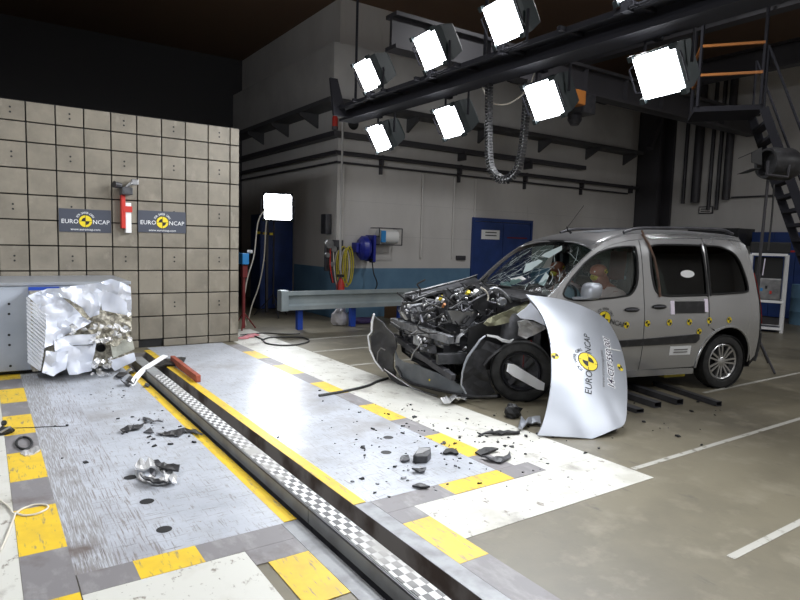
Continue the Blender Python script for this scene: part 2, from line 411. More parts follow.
t.add([(SX0, SY0, 0), (SX1, SY0, 0), (SX1, SY0, -.42), (SX0, SY0, -.42)], [(0, 1, 2, 3)])
tr = raw('slot_trench', t, 'trench', None); tr.parent = floor
def patch(name, x0, y0, x1, y1, m, z=.002):
    o = raw(name, MB().box((x0, y0, z-.002), (x1, y1, z)), m, None); o.parent = floor; return o
# steel decks either side of the slot
patch('deck_plate', .32, 3.09, .50, 8.2, 'deck_scraped', .003)
patch('deck_plate', .50, 3.09, .72, 8.2, 'deck_worn', .003)
patch('deck_plate', .72, 3.09, 1.37, 8.2, 'deck', .003)
patch('deck_plate', 1.91, 3.09, 2.985, 9.1, 'deck', .003)
# yellow edging and bare steel kerbs of the slot
patch('yellow_edge_stripe', 1.37, 3.10, SX0, 8.6, 'yellow_paint', .004)
patch('yellow_edge_stripe', SX1, 3.10, 1.91, 8.9, 'yellow_paint', .004)
for x0, x1 in ((1.35, SX0), (SX1, 1.935)):
    o = raw('steel_kerb', MB().box((x0, -2.5, 0), (x1, 3.09, .004)), 'kerb', None); o.parent = floor
# painted warning strips
def strip(x0, x1, ys, y_lo, y_hi, ln=.58):
    cur = y_hi
    for y in ys:
        if cur > y: patch('grey_patch', x0, y, x1, cur, 'grey_paint', .004)
        patch('yellow_patch', x0, max(y-ln, y_lo), x1, y, 'yellow_paint', .004); cur = y-ln
    if cur > y_lo: patch('grey_patch', x0, y_lo, x1, cur, 'grey_paint', .004)
strip(.11, .32, [8.31, 7.24, 6.16, 5.09, 4.01, 2.93, 1.86], 1.0, 8.6, .60)
strip(2.985, 3.165, [8.23, 7.16, 6.09, 5.02, 3.95], 3.09, 8.85, .56)
patch('yellow_patch', .57, 2.90, .87, 3.088, 'yellow_paint', .004)
patch('grey_patch', .325, 2.90, .57, 3.088, 'grey_paint', .004)
patch('grey_patch', .87, 2.90, 1.348, 3.088, 'grey_paint', .004)
patch('grey_patch', 1.07, 2.74, 1.348, 2.898, 'grey_paint', .004)
patch('yellow_patch', 1.13, 2.3, 1.348, 2.738, 'yellow_paint', .004)
patch('white_patch', .325, 2.2, 1.068, 2.898, 'white_paint', .003)
patch('white_patch', -2.2, 1.5, .108, 9.0, 'white_paint', .003)
patch('grey_patch', 1.937, 2.90, 2.46, 3.088, 'grey_paint', .004)
patch('yellow_patch', 2.46, 2.905, 2.985, 3.085, 'yellow_paint', .004)
patch('grey_patch', 2.985, 2.905, 3.30, 3.088, 'grey_paint', .004)
patch('grey_patch', 1.937, 2.74, 2.13, 2.898, 'grey_paint', .004)
patch('yellow_patch', 1.937, 2.23, 2.13, 2.738, 'yellow_paint', .004)
patch('grey_patch', 1.937, 1.6, 2.13, 2.228, 'grey_paint', .004)
patch('white_patch', 2.132, 2.42, 3.86, 2.90, 'white_paint', .003)
patch('white_patch', 3.167, 2.902, 3.86, 10.3, 'white_paint', .003)
for x0, x1, y in ((3.88, 12, 2.6), (3.2, 4.6, 1.54), (4.3, 9, 8.85), (3.88, 8, 7.82), (3.88, 8, 6.75), (6.7, 12, 3.66)):
    patch('floor_line', x0, y-.022, x1, y+.022, 'line_paint', .0025)
for (x, y) in [(.77, 4.21), (.78, 3.77), (.78, 3.35), (2.71, 4.07), (2.5, 3.78)]:
    V, F = disc2d(.042, 18); o = raw('bolt_hole', MB().add([(x+a, y+b, .0045) for a, b in V], F), 'black', None); o.parent = floor

def wall(name, a, b, m='wall_paint'): return raw(name, MB().box(a, b), m)
w_back = wall('wall_back', (XC, YB, 0), (XR, YB+.3, ZC))
w_side = wall('wall_side', (XC, YB+.3, 0), (XC+.3, YD, ZC))
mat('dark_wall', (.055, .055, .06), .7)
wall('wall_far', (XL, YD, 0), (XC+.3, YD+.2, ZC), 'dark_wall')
w_right = wall('wall_right', (XR, YN, 0), (XR+.2, YB+.3, ZC))
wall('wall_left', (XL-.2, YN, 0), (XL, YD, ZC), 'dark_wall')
wall('wall_front', (XL, YN-.2, 0), (XR, YN, ZC))
mat('ceiling_dark', (.13, .075, .045), .8)
wall('ceiling', (XL-.2, YN-.2, ZC), (XR+.2, YD+.2, ZC+.1), 'ceiling_dark')
o = raw('blue_dado', MB().box((XC-.004, YB-.004, 0), (XR-.01, YB, 1.03)), 'dado_blue', None); o.parent = w_back
o = raw('blue_dado', MB().box((XC-.004, YB, 0), (XC, 13.0, 1.03)), 'dado_blue', None); o.parent = w_side
# block courses on the painted wall
jo = MB()
for z in (1.7, 2.4): jo.box((XC+.2, YB-.002, z), (XR, YB, z+.006))
o = raw('wall_joints', jo, 'fascia', None); o.parent = w_back
# double blue door
dr = thing('door_1', (10.49, YB, 0)); dr['kind'] = 'structure'
MB().box((9.5, YB-.05, 2.14), (11.48, YB, 2.22)).box((9.5, YB-.05, 0), (9.56, YB, 2.14)).box((11.42, YB-.05, 0), (11.48, YB, 2.14)).build('door_frame', 'door_blue', dr)
for x0, x1 in ((9.57, 10.48), (10.5, 11.41)):
    MB().box((x0, YB-.035, .01), (x1, YB, 2.13)).build('door_leaf', 'door_blue', dr, bevel=.006)
MB().box((9.78, YB-.042, 1.72), (10.36, YB-.035, 1.94)).build('door_sign', 'paper', dr)
mb = MB(); 
for z in (1.87, 1.80): mb.box((9.9, YB-.044, z), (10.26, YB-.042, z+.025))
mb.build('sign_lettering', 'steel_dark', dr)
MB().box((10.62, YB-.042, 1.76), (11.3, YB-.035, 1.79)).build('red_stripe', 'red_cloth', dr)
# fascia of the gallery that runs round the corner
fx, fy = XC-.25, YB-.25
fa = MB().prism([(fx, YD, 4.30), (fx, fy, 4.30), (15.0, fy, 4.30), (15.0, YB, 4.30), (XC, YB, 4.30), (XC, YD, 4.30)], (0, 0, 1.06))
mat('soffit', (.07, .07, .075), .6)
gal = tag(fa.build('gallery_beam', 'fascia'), 'deep pale grey beam running round the corner of the painted wall', 'beam')
led = [tag(MB().box((XC-.42, fy-.17, 4.20), (15.3, YB-.002, 4.29)).build('bracket_ledge', 'soffit'), 'dark bracketed ledge under the deep grey beam, above the blue door', 'ledge'),
       tag(MB().box((XC-.42, YB+.002, 4.20), (XC-.002, YD-.002, 4.29)).build('bracket_ledge', 'soffit'), 'dark bracketed ledge on the short wall behind the barrier', 'ledge')]
for i, (x, y, dx, dy) in enumerate([(XC, 11.9, -1, 0), (XC, 13.4, -1, 0), (XC, 14.9, -1, 0), (7.6, YB, 0, -1), (9.6, YB, 0, -1), (11.6, YB, 0, -1), (13.4, YB, 0, -1), (15.0, YB, 0, -1)]):
    a = Vector((x, y, 4.2)); d = Vector((dx, dy, 0)); s = Vector((dy, dx, 0))*.03
    MB().prism([a-s, a+d*.42-s, a+d*.42-s-Vector((0, 0, .06)), a-s-Vector((0, 0, .28))], s*2).build('bracket', 'soffit', led[0] if dx == 0 else led[1])
# cable tray and pipes on the walls
def wallrun(name, z, rad, dep, x1, label, cat, box=False, y1=YD):
    o = thing(name, (XC, YB, z), label, cat)
    if box:
        MB().box((XC-dep, YB-dep, z), (x1, YB-.01, z+rad)).build('tray', 'pipe_dark', o)
        o2 = tag(MB().box((XC-dep, YB+.01, z), (XC-.01, y1, z+rad)).build(name, 'pipe_dark'), 'dark cable tray on the short wall behind the barrier', cat)
    else:
        MB().tube([(XC-dep, y1, z), (XC-dep, YB-dep, z), (x1, YB-dep, z)], rad, 8).build('pipe', 'pipe_dark', o, smooth=True)
    x = 6.9
    while x < x1:
        MB().box((x, YB-dep-rad*.6, z-.16), (x+.05, YB, z+.05)).build('wall_bracket', 'pipe_dark', o); x += 2.1
    return o
wallrun('cable_tray', 3.62, .10, .20, 13.2, 'dark cable tray high on the painted wall under the ledge', 'cable tray', True)
wallrun('wall_pipe', 3.32, .045, .10, 15.9, 'thick dark pipe along the painted wall below the cable tray', 'pipe')
wallrun('wall_pipe', 3.14, .022, .06, 15.2, 'thin dark pipe running just below the thick wall pipe', 'pipe')
for x, z1, lab in ((8.03, 3.1, 'thin pale conduit dropping down the wall near the paper roll'), (8.92, 3.1, 'thin pale conduit dropping down the wall beside the small socket box')):
    tag(MB().tube([(x, YB-.03, 1.25), (x, YB-.03, z1)], .022, 6).build('conduit', 'wall_paint'), lab, 'conduit')
tag(MB().tube([(9.56, YB-.03, 2.22), (9.56, YB-.03, 3.1)], .022, 6).build('conduit', 'wall_paint'), 'thin pale conduit rising above the blue double door', 'conduit')
tag(MB().tube([(XC-.05, YB-.27, 1.0), (XC-.05, YB-.27, 4.19)], .022, 10).build('corner_pipe', 'fascia'), 'pale upright pipe in the corner of the painted wall', 'pipe')
tag(MB().tube([(XC+.12, YB-.035, 1.0), (XC+.12, YB-.035, 3.1)], .03, 8).build('corner_pipe', 'wall_paint'), 'slim upright pipe beside the corner pipe', 'pipe')
tag(MB().box((9.05, YB-.05, 1.22), (9.32, YB, 1.32)).build('socket_box', 'pipe_dark', bevel=.008), 'small dark socket box on the wall left of the blue door', 'socket')
tag(MB().box((XC-.14, 11.2, 1.72), (XC-.005, 11.42, 2.12)).build('switch_box', 'steel_dark', bevel=.01), 'dark switch box on the short wall beside the corner', 'switch box')
bc = thing('beacon', (5.72, 11.1, 3.72), 'red warning beacon on the ledge at the wall corner', 'beacon')
MB().lathe((5.72, 10.75, 3.72), (0, 0, 1), [(0, 0), (.06, 0), (.06, .06), (0, .06)], 14).build('beacon_base', 'steel_dark', bc)
MB().lathe((5.72, 10.75, 3.78), (0, 0, 1), [(.055, 0), (.055, .16), (.03, .24), (0, .25)], 14).build('beacon_dome', 'red', bc, smooth=True)
sp = thing('wall_speaker', (6.25, YB, 3.85), 'small round dark speaker on the wall beside the beacon', 'speaker')
MB().lathe((6.25, YB, 3.93), (0, -1, 0), [(0, .08), (.08, .08), (.12, .04), (.12, 0)], 18).build('speaker_cone', 'black', sp, smooth=True)
MB().box((6.05, YB-.03, 3.74), (6.45, YB, 4.12)).build('back_plate', 'wall_paint', sp)

# ------------------------------------------------------------------ right end of the hall
co = thing('steel_column', (16.0, 10.6, 0), 'dark steel column in the far corner beside the pipes', 'column')
MB().box((15.62, 10.3, 0), (15.72, 10.98, ZC-.02)).box((16.28, 10.3, 0), (16.38, 10.98, ZC-.02)).box((15.72, 10.58, 0), (16.28, 10.68, ZC-.02)).build('column_profile', 'pipe_dark', co)
MB().bar((15.0, 10.2, 4.3), (15.9, 10.4, 5.6), .14, .14).build('knee_brace', 'pipe_dark', co)
for i, (x, y, rr, z0) in enumerate([(16.28, 9.95, .05, 2.9), (16.28, 9.55, .12, 2.9), (16.28, 9.2, .05, 2.7), (16.3, 8.98, .05, 2.7), (16.26, 8.72, .10, 2.95)]):
    x = 16.397-rr; pts = [(x, y, ZC-.001), (x, y, z0+.2), (x, y, z0)]
    tag(MB().tube(pts, rr, 10).build('riser_pipe', 'pipe_dark', smooth=True), ['thin dark riser pipe next to the corner column', 'thick dark riser pipe on the far right wall', 'slim riser pipe left of its twin on the right wall', 'slim riser pipe right of its twin on the right wall', 'thick dark riser pipe outermost from the corner column'][i], 'pipe')
tag(MB().box((16.34, 6.3, 2.99), (16.39, 8.6, 3.03)).build('wall_conduit', 'pipe_dark'), 'thin dark conduit running level along the right wall', 'conduit')
ws = thing('wall_sign', (16.39, 9.25, 2.6), 'small framed notice on the right wall below the pipes', 'sign')
MB().box((16.36, 9.08, 2.6), (16.39, 9.48, 2.8)).build('sign_frame', 'pipe_dark', ws)
MB().box((16.355, 9.11, 2.63), (16.362, 9.45, 2.77)).build('sign_face', 'wall_paint', ws)
mb = MB(); [mb.box((16.352, 9.15, z), (16.356, 9.41, z+.03)) for z in (2.65, 2.71)]; mb.build('sign_lettering', 'pipe_dark', ws)
bp_ = thing('blue_partition', (16.2, 6.6, 0), 'tall blue partition with a red stripe at the far right', 'partition')
for i in range(6):
    MB().box((16.1, 7.88-.52*(i+1), .02), (16.16, 7.87-.52*i, 2.10)).build('panel', 'door_blue', bp_, bevel=.006)
MB().box((16.09, 4.8, 1.62), (16.1, 7.4, 1.66)).build('red_stripe', 'red', bp_)
tag(MB().box((15.6, 7.95, 1.75), (16.395, 9.3, 2.18)).build('dark_cabinet', 'black_plastic', bevel=.01), 'dark wall cabinet beyond the car roof', 'cabinet')

# overhead crane girder and beams
cg = thing('crane_girder', (9, 8.2, 4.54), 'dark overhead crane girder crossing above the car', 'girder')
MB().box((5.3, 8.05, 5.02), (16.39, 8.35, 5.08)).box((5.3, 8.17, 4.6), (16.39, 8.23, 5.02)).box((5.3, 8.05, 4.54), (16.39, 8.35, 4.6)).build('girder_profile', 'pipe_dark', cg)
for k in range(8): MB().box((6+k*1.25, 8.07, 4.6), (6.03+k*1.25, 8.33, 5.02)).build('stiffener', 'pipe_dark', cg)
for x, lab in ((10.4, 'dark roof beam above the steep metal stair'), (13.6, 'dark roof beam between the metal stair and the riser pipes')):
    tag(MB().box((x-.12, 0, 5.35), (x+.12, 10.95, 5.40)).box((x-.02, 0, 5.4), (x+.02, 10.95, 5.8)).box((x-.12, 0, 5.8), (x+.12, 10.95, 5.85)).build('roof_beam', 'pipe_dark'), lab, 'beam')
ho = thing('crane_hoist', (9.2, 8.2, 3.95), 'dark hoist trolley with orange housing under the crane girder', 'hoist')
MB().box((8.6, 7.95, 4.15), (9.9, 8.45, 4.53)).build('trolley', 'steel_dark', ho, bevel=.02)
MB().box((8.8, 7.7, 4.2), (9.3, 7.94, 4.46)).build('motor', 'orange', ho, bevel=.02)
MB().lathe((9.6, 8.2, 3.95), (0, 0, 1), [(0, .22), (.12, .22), (.14, .1), (.08, 0), (0, 0)], 14).build('hook_block', 'steel_dark', ho)

# ================================================================== steel-faced crash barrier
BX0, BX1, BYF, BZT = -3.0, 3.25, 9.12, 3.22
br = thing('crash_barrier', ((BX0+BX1)/2, BYF+.8, 0), 'massive concrete crash barrier faced with a grid of square plates', 'barrier')
MB().box((BX0, BYF+.045, .0), (BX1, BYF+1.6, BZT)).build('barrier_core', 'black', br)
P0x, PW, GAP = -.77, .3245, .016
edges = [3.105-.3245*k for k in range(0, 19)]
zed = [-.08, .115, .44, .765, 1.09, 1.41, 1.70, 1.99, 2.36, 2.70, 2.90, 3.215]
zed = [0.0, .115, .445, .770, 1.095, 1.42, 1.745, 2.06, 2.385, 2.71, 2.96, 3.215]
cols = [(3.105, 3.25)]+[(edges[k+1], edges[k]) for k in range(len(edges)-1)]
meshes = {}
Minv = WM[br.name].inverted()
k = 0
for (x0, x1) in cols:
    for z0, z1 in zip(zed, zed[1:]):
        w, h = round(x1-x0-GAP, 4), round(z1-z0-GAP, 4)
        if 1.99 < x1 < 2.2 and z1 < .2: continue
        key = (w, h)
        if key not in meshes:
            mb = MB().box((-w/2, -.025, -h/2), (w/2, .025, h/2))
            o = mb.build('face_plate', 'plate', None, bevel=.005); o.location = (0, 0, 0)
            for v in o.data.vertices: v.co.z -= h/2
            meshes[key] = o.data; bpy.data.objects.remove(o)
        o = bpy.data.objects.new('face_plate', meshes[key]); COL.objects.link(o); o.parent = br
        o.location = Minv @ Vector(((x0+x1)/2, BYF+.025+rnd.uniform(-.003, .003), (z0+z1)/2)); k += 1
# object coordinates would repeat per plate: vary them with the object's random value
nt = MATS['plate'].node_tree; oi = nt.nodes.new('ShaderNodeObjectInfo'); va = nt.nodes.new('ShaderNodeVectorMath'); va.operation = 'SCALE'; va.inputs[0].default_value = (37, 11, 23)
nt.links.new(oi.outputs['Random'], va.inputs['Scale'])
for n in [n for n in nt.nodes if n.type == 'MAPPING']:
    ad = nt.nodes.new('ShaderNodeVectorMath'); ad.operation = 'ADD'; src = n.inputs['Vector'].links[0].from_socket
    nt.links.new(src, ad.inputs[0]); nt.links.new(va.outputs[0], ad.inputs[1]); nt.links.new(ad.outputs[0], n.inputs['Vector'])
bh = MB()
for i, (x0, x1) in enumerate(cols[1:]):
    for j in range(1, 11):
        if (i % 2 == 0) and (j % 2 == 0):
            for dz in (-.03, .03):
                V, F = disc2d(.013, 8); bh.add([((x0+x1)/2+a, BYF-.0045, (zed[j]+zed[j+1])/2+dz+b) for a, b in V], F)
o = bh.build('bolt_hole', 'black', br); o['kind'] = 'stuff'

# two posters with the emblem
def poster(p0, p1, label):
    a = ony(*p0, BYF-.02); b = ony(*p1, BYF-.02); c = (a+b)/2; w = abs(b.x-a.x); h = abs(b.z-a.z)
    o = thing('poster', (c.x, BYF, c.z-h/2), label, 'poster', 'emblem posters on the barrier')
    MB().box((c.x-w/2, BYF-.012, c.z-h/2), (c.x+w/2, BYF-.006, c.z+h/2)).build('poster_board', 'poster', o)
    S = w*.125
    logo(lambda x, y, hh: Vector((c.x+x, BYF-.012-hh, c.z+y-.006)), S, o, 'white_plastic')
poster((58.5, 208), (111.5, 233), 'dark emblem poster on the barrier plates, left of the red bracket')
poster((138, 210), (186, 233.5), 'dark emblem poster on the barrier plates, right of the red bracket')
# red and white bracket with a camera clamp between them
rb = thing('camera_bracket', (1.67, BYF, 1.6), 'red and white upright bracket with a camera on top, between two posters', 'camera mount')
a = ony(120.5, 195, BYF-.05); b = ony(131, 233, BYF-.05)
xm = a.x+(b.x-a.x)*.42
MB().box((a.x, BYF-.10, b.z+.06), (xm, BYF-.01, a.z)).build('red_bar', 'red', rb, bevel=.006)
MB().box((xm, BYF-.09, b.z), (b.x, BYF-.01, a.z-.1)).build('white_bar', 'white_plastic', rb, bevel=.006)
MB().box((xm-.03, BYF-.105, b.z+.28), (b.x+.01, BYF-.085, b.z+.36)).build('red_clamp', 'red', rb)
MB().box((a.x-.01, BYF-.22, a.z), (b.x, BYF-.02, a.z+.10)).build('camera_body', 'engine_dark', rb, bevel=.01)
MB().lathe((a.x-.01, BYF-.12, a.z+.12), (-1, -.5, .1), [(0, 0), (.04, 0), (.045, .1), (0, .1)], 12).build('camera_lens', 'black_plastic', rb)
MB().tube([(a.x+.05, BYF-.1, a.z+.09), (a.x+.12, BYF-.12, a.z+.16), (b.x+.05, BYF-.1, a.z+.20)], .022, 8).build('clamp_arm', 'steel', rb)
MB().box((b.x+.0, BYF-.14, a.z+.14), (b.x+.09, BYF-.06, a.z+.22)).build('clamp_head', 'steel', rb, bevel=.01)

# ================================================================== guide rail in the slot
gr = thing('guide_rail', (1.56, 3, -.42), 'long steel guide rail with chequered tape running down the floor slot', 'rail')
y = -2.4; 
while y < 8.0:
    y1 = min(y+2.73, 8.05)
    MB().box((1.50, y, -.02), (1.622, y1-.006, .083)).build('rail_segment', 'rail_side', gr, bevel=.004)
    MB().box((1.494, y, .068), (1.50, y1-.006, .080)).build('rail_lip', 'steel_dark', gr)
    MB().box((1.525, y, -.419), (1.60, y1-.006, -.02)).build('rail_foot', 'steel_dark', gr)
    o = MB().box((1.508, y, .083), (1.614, min(y1, 6.9)-.006, .0855)).build('chequered_tape', 'checker', gr) if y < 6.5 else None
    y = y1
tag(MB().obox((1.945, 7.3, .045), frame(Vector((-.03, -1, 0))), (.055, .08, 1.25)).build('wooden_block', 'brick_red', bevel=.008), 'long red-brown bar lying along the yellow slot edge', 'bar')

# ================================================================== lighting rig
rig = thing('lighting_truss', (4.76, 3, 3.42), 'long dark lighting truss hung with studio lamps', 'truss')
MB().box((4.62, -2.5, 3.42), (4.90, 8.55, 3.46)).box((4.73, -2.5, 3.46), (4.79, 8.55, 3.60)).box((4.62, -2.5, 3.60), (4.90, 8.55, 3.64)).build('main_beam', 'rig', rig)
MB().box((4.48, -2.5, 3.55), (4.53, 8.45, 3.60)).build('upper_rail', 'rig', rig)
MB().box((4.90, -2.5, 3.46), (4.97, 8.2, 3.53)).build('lower_rail', 'rig', rig)
yy = -2.0
while yy < 8.5:
    MB().bar((4.40, yy, 3.575), (4.9, yy, 3.59), .04, .04).build('cross_arm', 'rig', rig)
    yy += .75
for yy in (-1.5, 2.2, 5.4, 8.3):
    MB().tube([(4.76, yy, 3.64), (4.76, yy, ZC)], .02, 8).build('hanger_rod', 'rig', rig)
MB().prism([(4.40, 8.3, 3.45), (4.33, 8.3, 3.98), (4.45, 8.3, 3.98), (4.62, 8.3, 3.45)], (0, .05, 0)).build('end_plate', 'rig', rig)

def lamp(pos, aim, label, group, hang=None, size=.42, watts=LAMP_W, stand=None, spin=0.):
    pos = Vector(pos); d = (Vector(aim)-pos).normalized(); x, y, z = frame(d)
    if spin: c, s_ = math.cos(spin), math.sin(spin); x, y = x*c+y*s_, y*c-x*s_
    o = thing('studio_lamp', pos-Vector((0, 0, size/2)), label, 'lamp', group)
    h = size/2
    def q(a, b, c): return pos+x*a+y*b+z*c
    # tapering housing behind the panel
    mb = MB(); n = 0
    prof = [(h, 0), (h, -.10), (h*.8, -.30), (h*.55, -.36)]
    vs = [q(sx*r*1.0, sy*r*.95, c) for r, c in prof for sx, sy in ((-1, -1), (1, -1), (1, 1), (-1, 1))]
    fs = [(3, 2, 1, 0), (12, 13, 14, 15)]+[(i*4+k, i*4+(k+1) % 4, i*4+4+(k+1) % 4, i*4+4+k) for i in range(3) for k in range(4)]
    mb.add(vs, fs).build('housing', 'housing', o)
    MB().obox(q(0, 0, .006), (x, y, z), (size*.96, size*.91, .012)).build('lamp_panel', 'lamp_face', o)
    for sx, sy in ((-1, -1), (1, -1), (1, 1), (-1, 1)):
        MB().obox(q(sx*h*.97, sy*h*.92, .02), (x, y, z), (.05, .05, .05)).build('corner_clip', 'housing', o)
    for sx in (-1, 1): MB().tube([q(sx*(h+.02), -h*.6, -.02), q(sx*(h+.05), -h*.5, .02), q(sx*(h+.05), h*.5, .02), q(sx*(h+.02), h*.6, -.02)], .008, 6).build('grab_handle', 'rig', o)
    yk = [q(-h-.03, 0, -.12), q(-h-.03, 0, -.12)+Vector((0, 0, .3))*(1 if (hang and hang.z > pos.z) else -1), q(h+.03, 0, -.12)+Vector((0, 0, .3))*(1 if (hang and hang.z > pos.z) else -1), q(h+.03, 0, -.12)]
    MB().tube(yk, .016, 6).build('yoke', 'rig', o)
    if hang: MB().tube([(yk[1]+yk[2])/2, hang], .02, 8).build('clamp_arm', 'rig', o); MB().obox(hang, (Vector((1, 0, 0)), Vector((0, 1, 0)), Vector((0, 0, 1))), (.09, .07, .09)).build('clamp', 'rig', o)
    ld = bpy.data.lights.new('lamp_light', 'AREA'); ld.shape = 'RECTANGLE'; ld.size = size*.9; ld.size_y = size*.85; ld.energy = watts; ld.color = (.93, .96, 1.0); ld.spread = R(150)
    lo = bpy.data.objects.new('lamp_light', ld); COL.objects.link(lo); lo.parent = o
    lo.matrix_local = Matrix.Translation(pos+z*.016-o.location) @ Matrix(((x.x, -y.x, -z.x, 0), (x.y, -y.y, -z.y, 0), (x.z, -y.z, -z.z, 0), (0, 0, 0, 1)))
    return o
SPIN = .04
GL = 'studio lamps under the truss'; GU = 'studio lamps on top of the truss'
for i, (y, wz) in enumerate(((7.84, 'at the far end'), (6.2, 'second from the far end'), (4.62, 'beside the cable chain'), (3.3, 'next after the cable chain'), (1.7, 'second after the cable chain'), (.1, 'third after the cable chain'))):
    lamp((4.92, y, 3.12), (1.0, y+.1, .9), ('lit square studio lamp hanging under the truss, '+wz) if wz else 'lit square studio lamp under the near stretch of the truss', GL, Vector((4.93, y+.05, 3.46)), spin=SPIN)
for i, (y, wz) in enumerate(((7.24, 'at its far end'), (5.86, 'second from its far end'), (4.66, 'above the cable chain'), (3.2, 'next after the cable chain'), (1.6, 'second after the cable chain'))):
    lamp((4.33, y, 3.80), (.6, y+.1, 1.7), ('lit square studio lamp standing on the truss, '+wz) if wz else 'lit square studio lamp on the near stretch of the truss', GU, Vector((4.46, y+.12, 3.58)), spin=SPIN)
# the same rig on the other side of the track, out of the picture
rig2 = thing('lighting_truss', (-1.9, 3, 4.1), 'dark lighting truss over the other side of the track', 'truss')
MB().box((-2.04, -2.5, 4.1), (-1.76, 8.5, 4.14)).box((-1.93, -2.5, 4.14), (-1.87, 8.5, 4.28)).box((-2.04, -2.5, 4.28), (-1.76, 8.5, 4.32)).build('main_beam', 'rig', rig2)
for yy in (-1.5, 3, 7.5): MB().tube([(-1.9, yy, 4.32), (-1.9, yy, ZC)], .02, 8).build('hanger_rod', 'rig', rig2)
for y in (1.0, 3.0, 5.0, 6.8):
    lamp((-1.78, y, 3.75), (1.8, y+1.2, .3), 'lit square studio lamp on the other truss, '+{1.0: 'fourth', 3.0: 'third', 5.0: 'second', 6.8: 'first'}[y]+' from the barrier', 'studio lamps on the other truss', Vector((-1.82, y, 4.1)), watts=LAMP_W*.85)
# unseen fill lamps added under the roof to brighten walls and car side
for i, (x, y) in enumerate(((7.6, 6.0), (10.5, 3.6), (7.0, 1.0), (12.5, -2.5), (2.0, -2.2), (7.6, -3.0))):
    hb = thing('added_fill_lamp', (x, y, ZC-.5), ['added round fill lamp hung above the car roof', 'added round fill lamp hung beyond the rear of the car', 'added round fill lamp hung before the car side', 'added round fill lamp hung far beyond the floor lines', 'added round fill lamp hung at the start of the track', 'added round fill lamp hung well away from the barrier and the walls'][i], 'lamp', 'added fill lamps')
    MB().lathe((x, y, ZC-.5), (0, 0, 1), [(.30, 0), (.27, .10), (.12, .24), (.08, .30), (0, .30)], 20).build('reflector', 'housing', hb, smooth=True)  # reflector of the added fill lamp
    MB().tube([(x, y, ZC-.2), (x, y, ZC)], .015, 6).build('hanger_rod', 'rig', hb)
    ld = bpy.data.lights.new('fill_light', 'AREA'); ld.shape = 'DISK'; ld.size = .54; ld.energy = FILL_W; ld.color = (.97, .98, 1.0); lo = bpy.data.objects.new('fill_light', ld); COL.objects.link(lo); lo.parent = hb; lo.location = (0, 0, .02)
# floor lamp behind the barrier
sl = ony(278, 207, 11.6)
st = thing('lamp_stand', (sl.x, sl.y, 0), 'slim lamp stand behind the right end of the barrier', 'stand')
MB().tube([(sl.x, sl.y+.2, .25), (sl.x, sl.y+.2, sl.z-.1)], .02, 8).build('pole', 'rig', st)
for k in range(3):
    a = k*2.094+.4; MB().tube([(sl.x, sl.y+.2, .45), (sl.x+math.cos(a)*.4, sl.y+.2+math.sin(a)*.4, .012)], .012, 6).build('leg', 'rig', st)
lamp(sl, (2.6, 7.0, 1.0), 'lit square studio lamp on a stand behind the barrier', 'studio lamps on stands', None, .56, LAMP_W)

# cable carrier chain hanging in a loop
cc = thing('cable_chain', (5.0, 5.15, 2.3), 'black cable carrier chain hanging in a loop from the truss', 'cable chain')
pts = cat_open([(4.86, 5.42, 3.44), (4.86, 5.40, 3.0), (4.87, 5.38, 2.62), (4.90, 5.33, 2.42), (4.97, 5.22, 2.34), (5.04, 5.12, 2.42), (5.07, 5.07, 2.62), (5.09, 5.05, 3.0), (5.10, 5.05, 3.44)], 10)
lk = MB(); lk.box((-.045, -.03, -.014), (-.036, .03, .014)); lk.box((.036, -.03, -.014), (.045, .03, .014)); lk.box((-.036, -.028, -.006), (.036, -.022, .006)); lk.box((-.036, .022, -.006), (.036, .028, .006))
lo = lk.build('chain_link', 'black_plastic', None); lme = lo.data; bpy.data.objects.remove(lo)
for v in lme.vertices: v.co.z -= .014
cs = [Vector(p) for p in pts]; acc = 0; nxt = 0
for a, b in zip(cs, cs[1:]):
    L_ = (b-a).length
    while nxt <= acc+L_:
        p = a+(b-a)*((nxt-acc)/L_); z = (b-a).normalized(); sd = Vector((.95, -.3, 0)); n_ = z.cross(sd).normalized(); sd = n_.cross(z)
        o = bpy.data.objects.new('chain_link', lme); COL.objects.link(o); o.parent = cc
        o.matrix_local = WM[cc.name].inverted() @ Matrix.Translation(p) @ Matrix(((n_.x, sd.x, z.x, 0), (n_.y, sd.y, z.y, 0), (n_.z, sd.z, z.z, 0), (0, 0, 0, 1)))
        nxt += .036
    acc += L_
MB().tube([p+Vector((.0, 0, 0)) for p in cs], .016, 6).build('cables', 'steel', cc)
tag(MB().tube(cat_open([(4.88, 5.6, 3.5), (4.9, 5.45, 3.25), (4.95, 5.2, 3.18), (5.0, 4.95, 3.3), (4.95, 4.8, 3.45)], 6), .008, 6).build('loose_cable', 'cable_pale'), 'thin pale cable sagging from the truss beside the cable chain', 'cable')

# ================================================================== deformable barrier
blk = thing('mounting_block', (.25, 8.5, 0), 'grey steel mounting block on the barrier behind the crumpled honeycomb', 'block')
MB().box((-1.3, 7.92, .05), (1.46, BYF-.01, 1.0)).build('block_body', 'block_grey', blk, bevel=.01)
MB().box((-1.32, 7.90, 1.0), (1.48, BYF-.01, 1.035)).build('top_plate', 'silver_light', blk, bevel=.004)
MB().box((-1.2, 8.0, 0), (1.4, BYF-.02, .05)).build('plinth', 'black', blk)
V, F = disc2d(.014, 10); mb = MB()
for (px, py) in ((9, 304), (9, 314), (9.5, 345), (10.5, 366), (9, 335)):
    p = ony(px, py, 7.915); mb.add([(p.x+a, 7.9165, p.z+b) for a, b in V], F)
mb.build('bolt_hole', 'black', blk)
MB().box((.42, 7.86, .90), (.72, 7.90, .985)).build('blue_label', 'post_blue', blk)
hc = thing('crushed_honeycomb', (.9, 7.6, 0), 'crumpled white aluminium honeycomb barrier torn open at the front', 'deformable barrier')
def hp(x, y): return (20+x/5.458, 270+y/5.458)          # detail-crop coordinates -> photo pixels
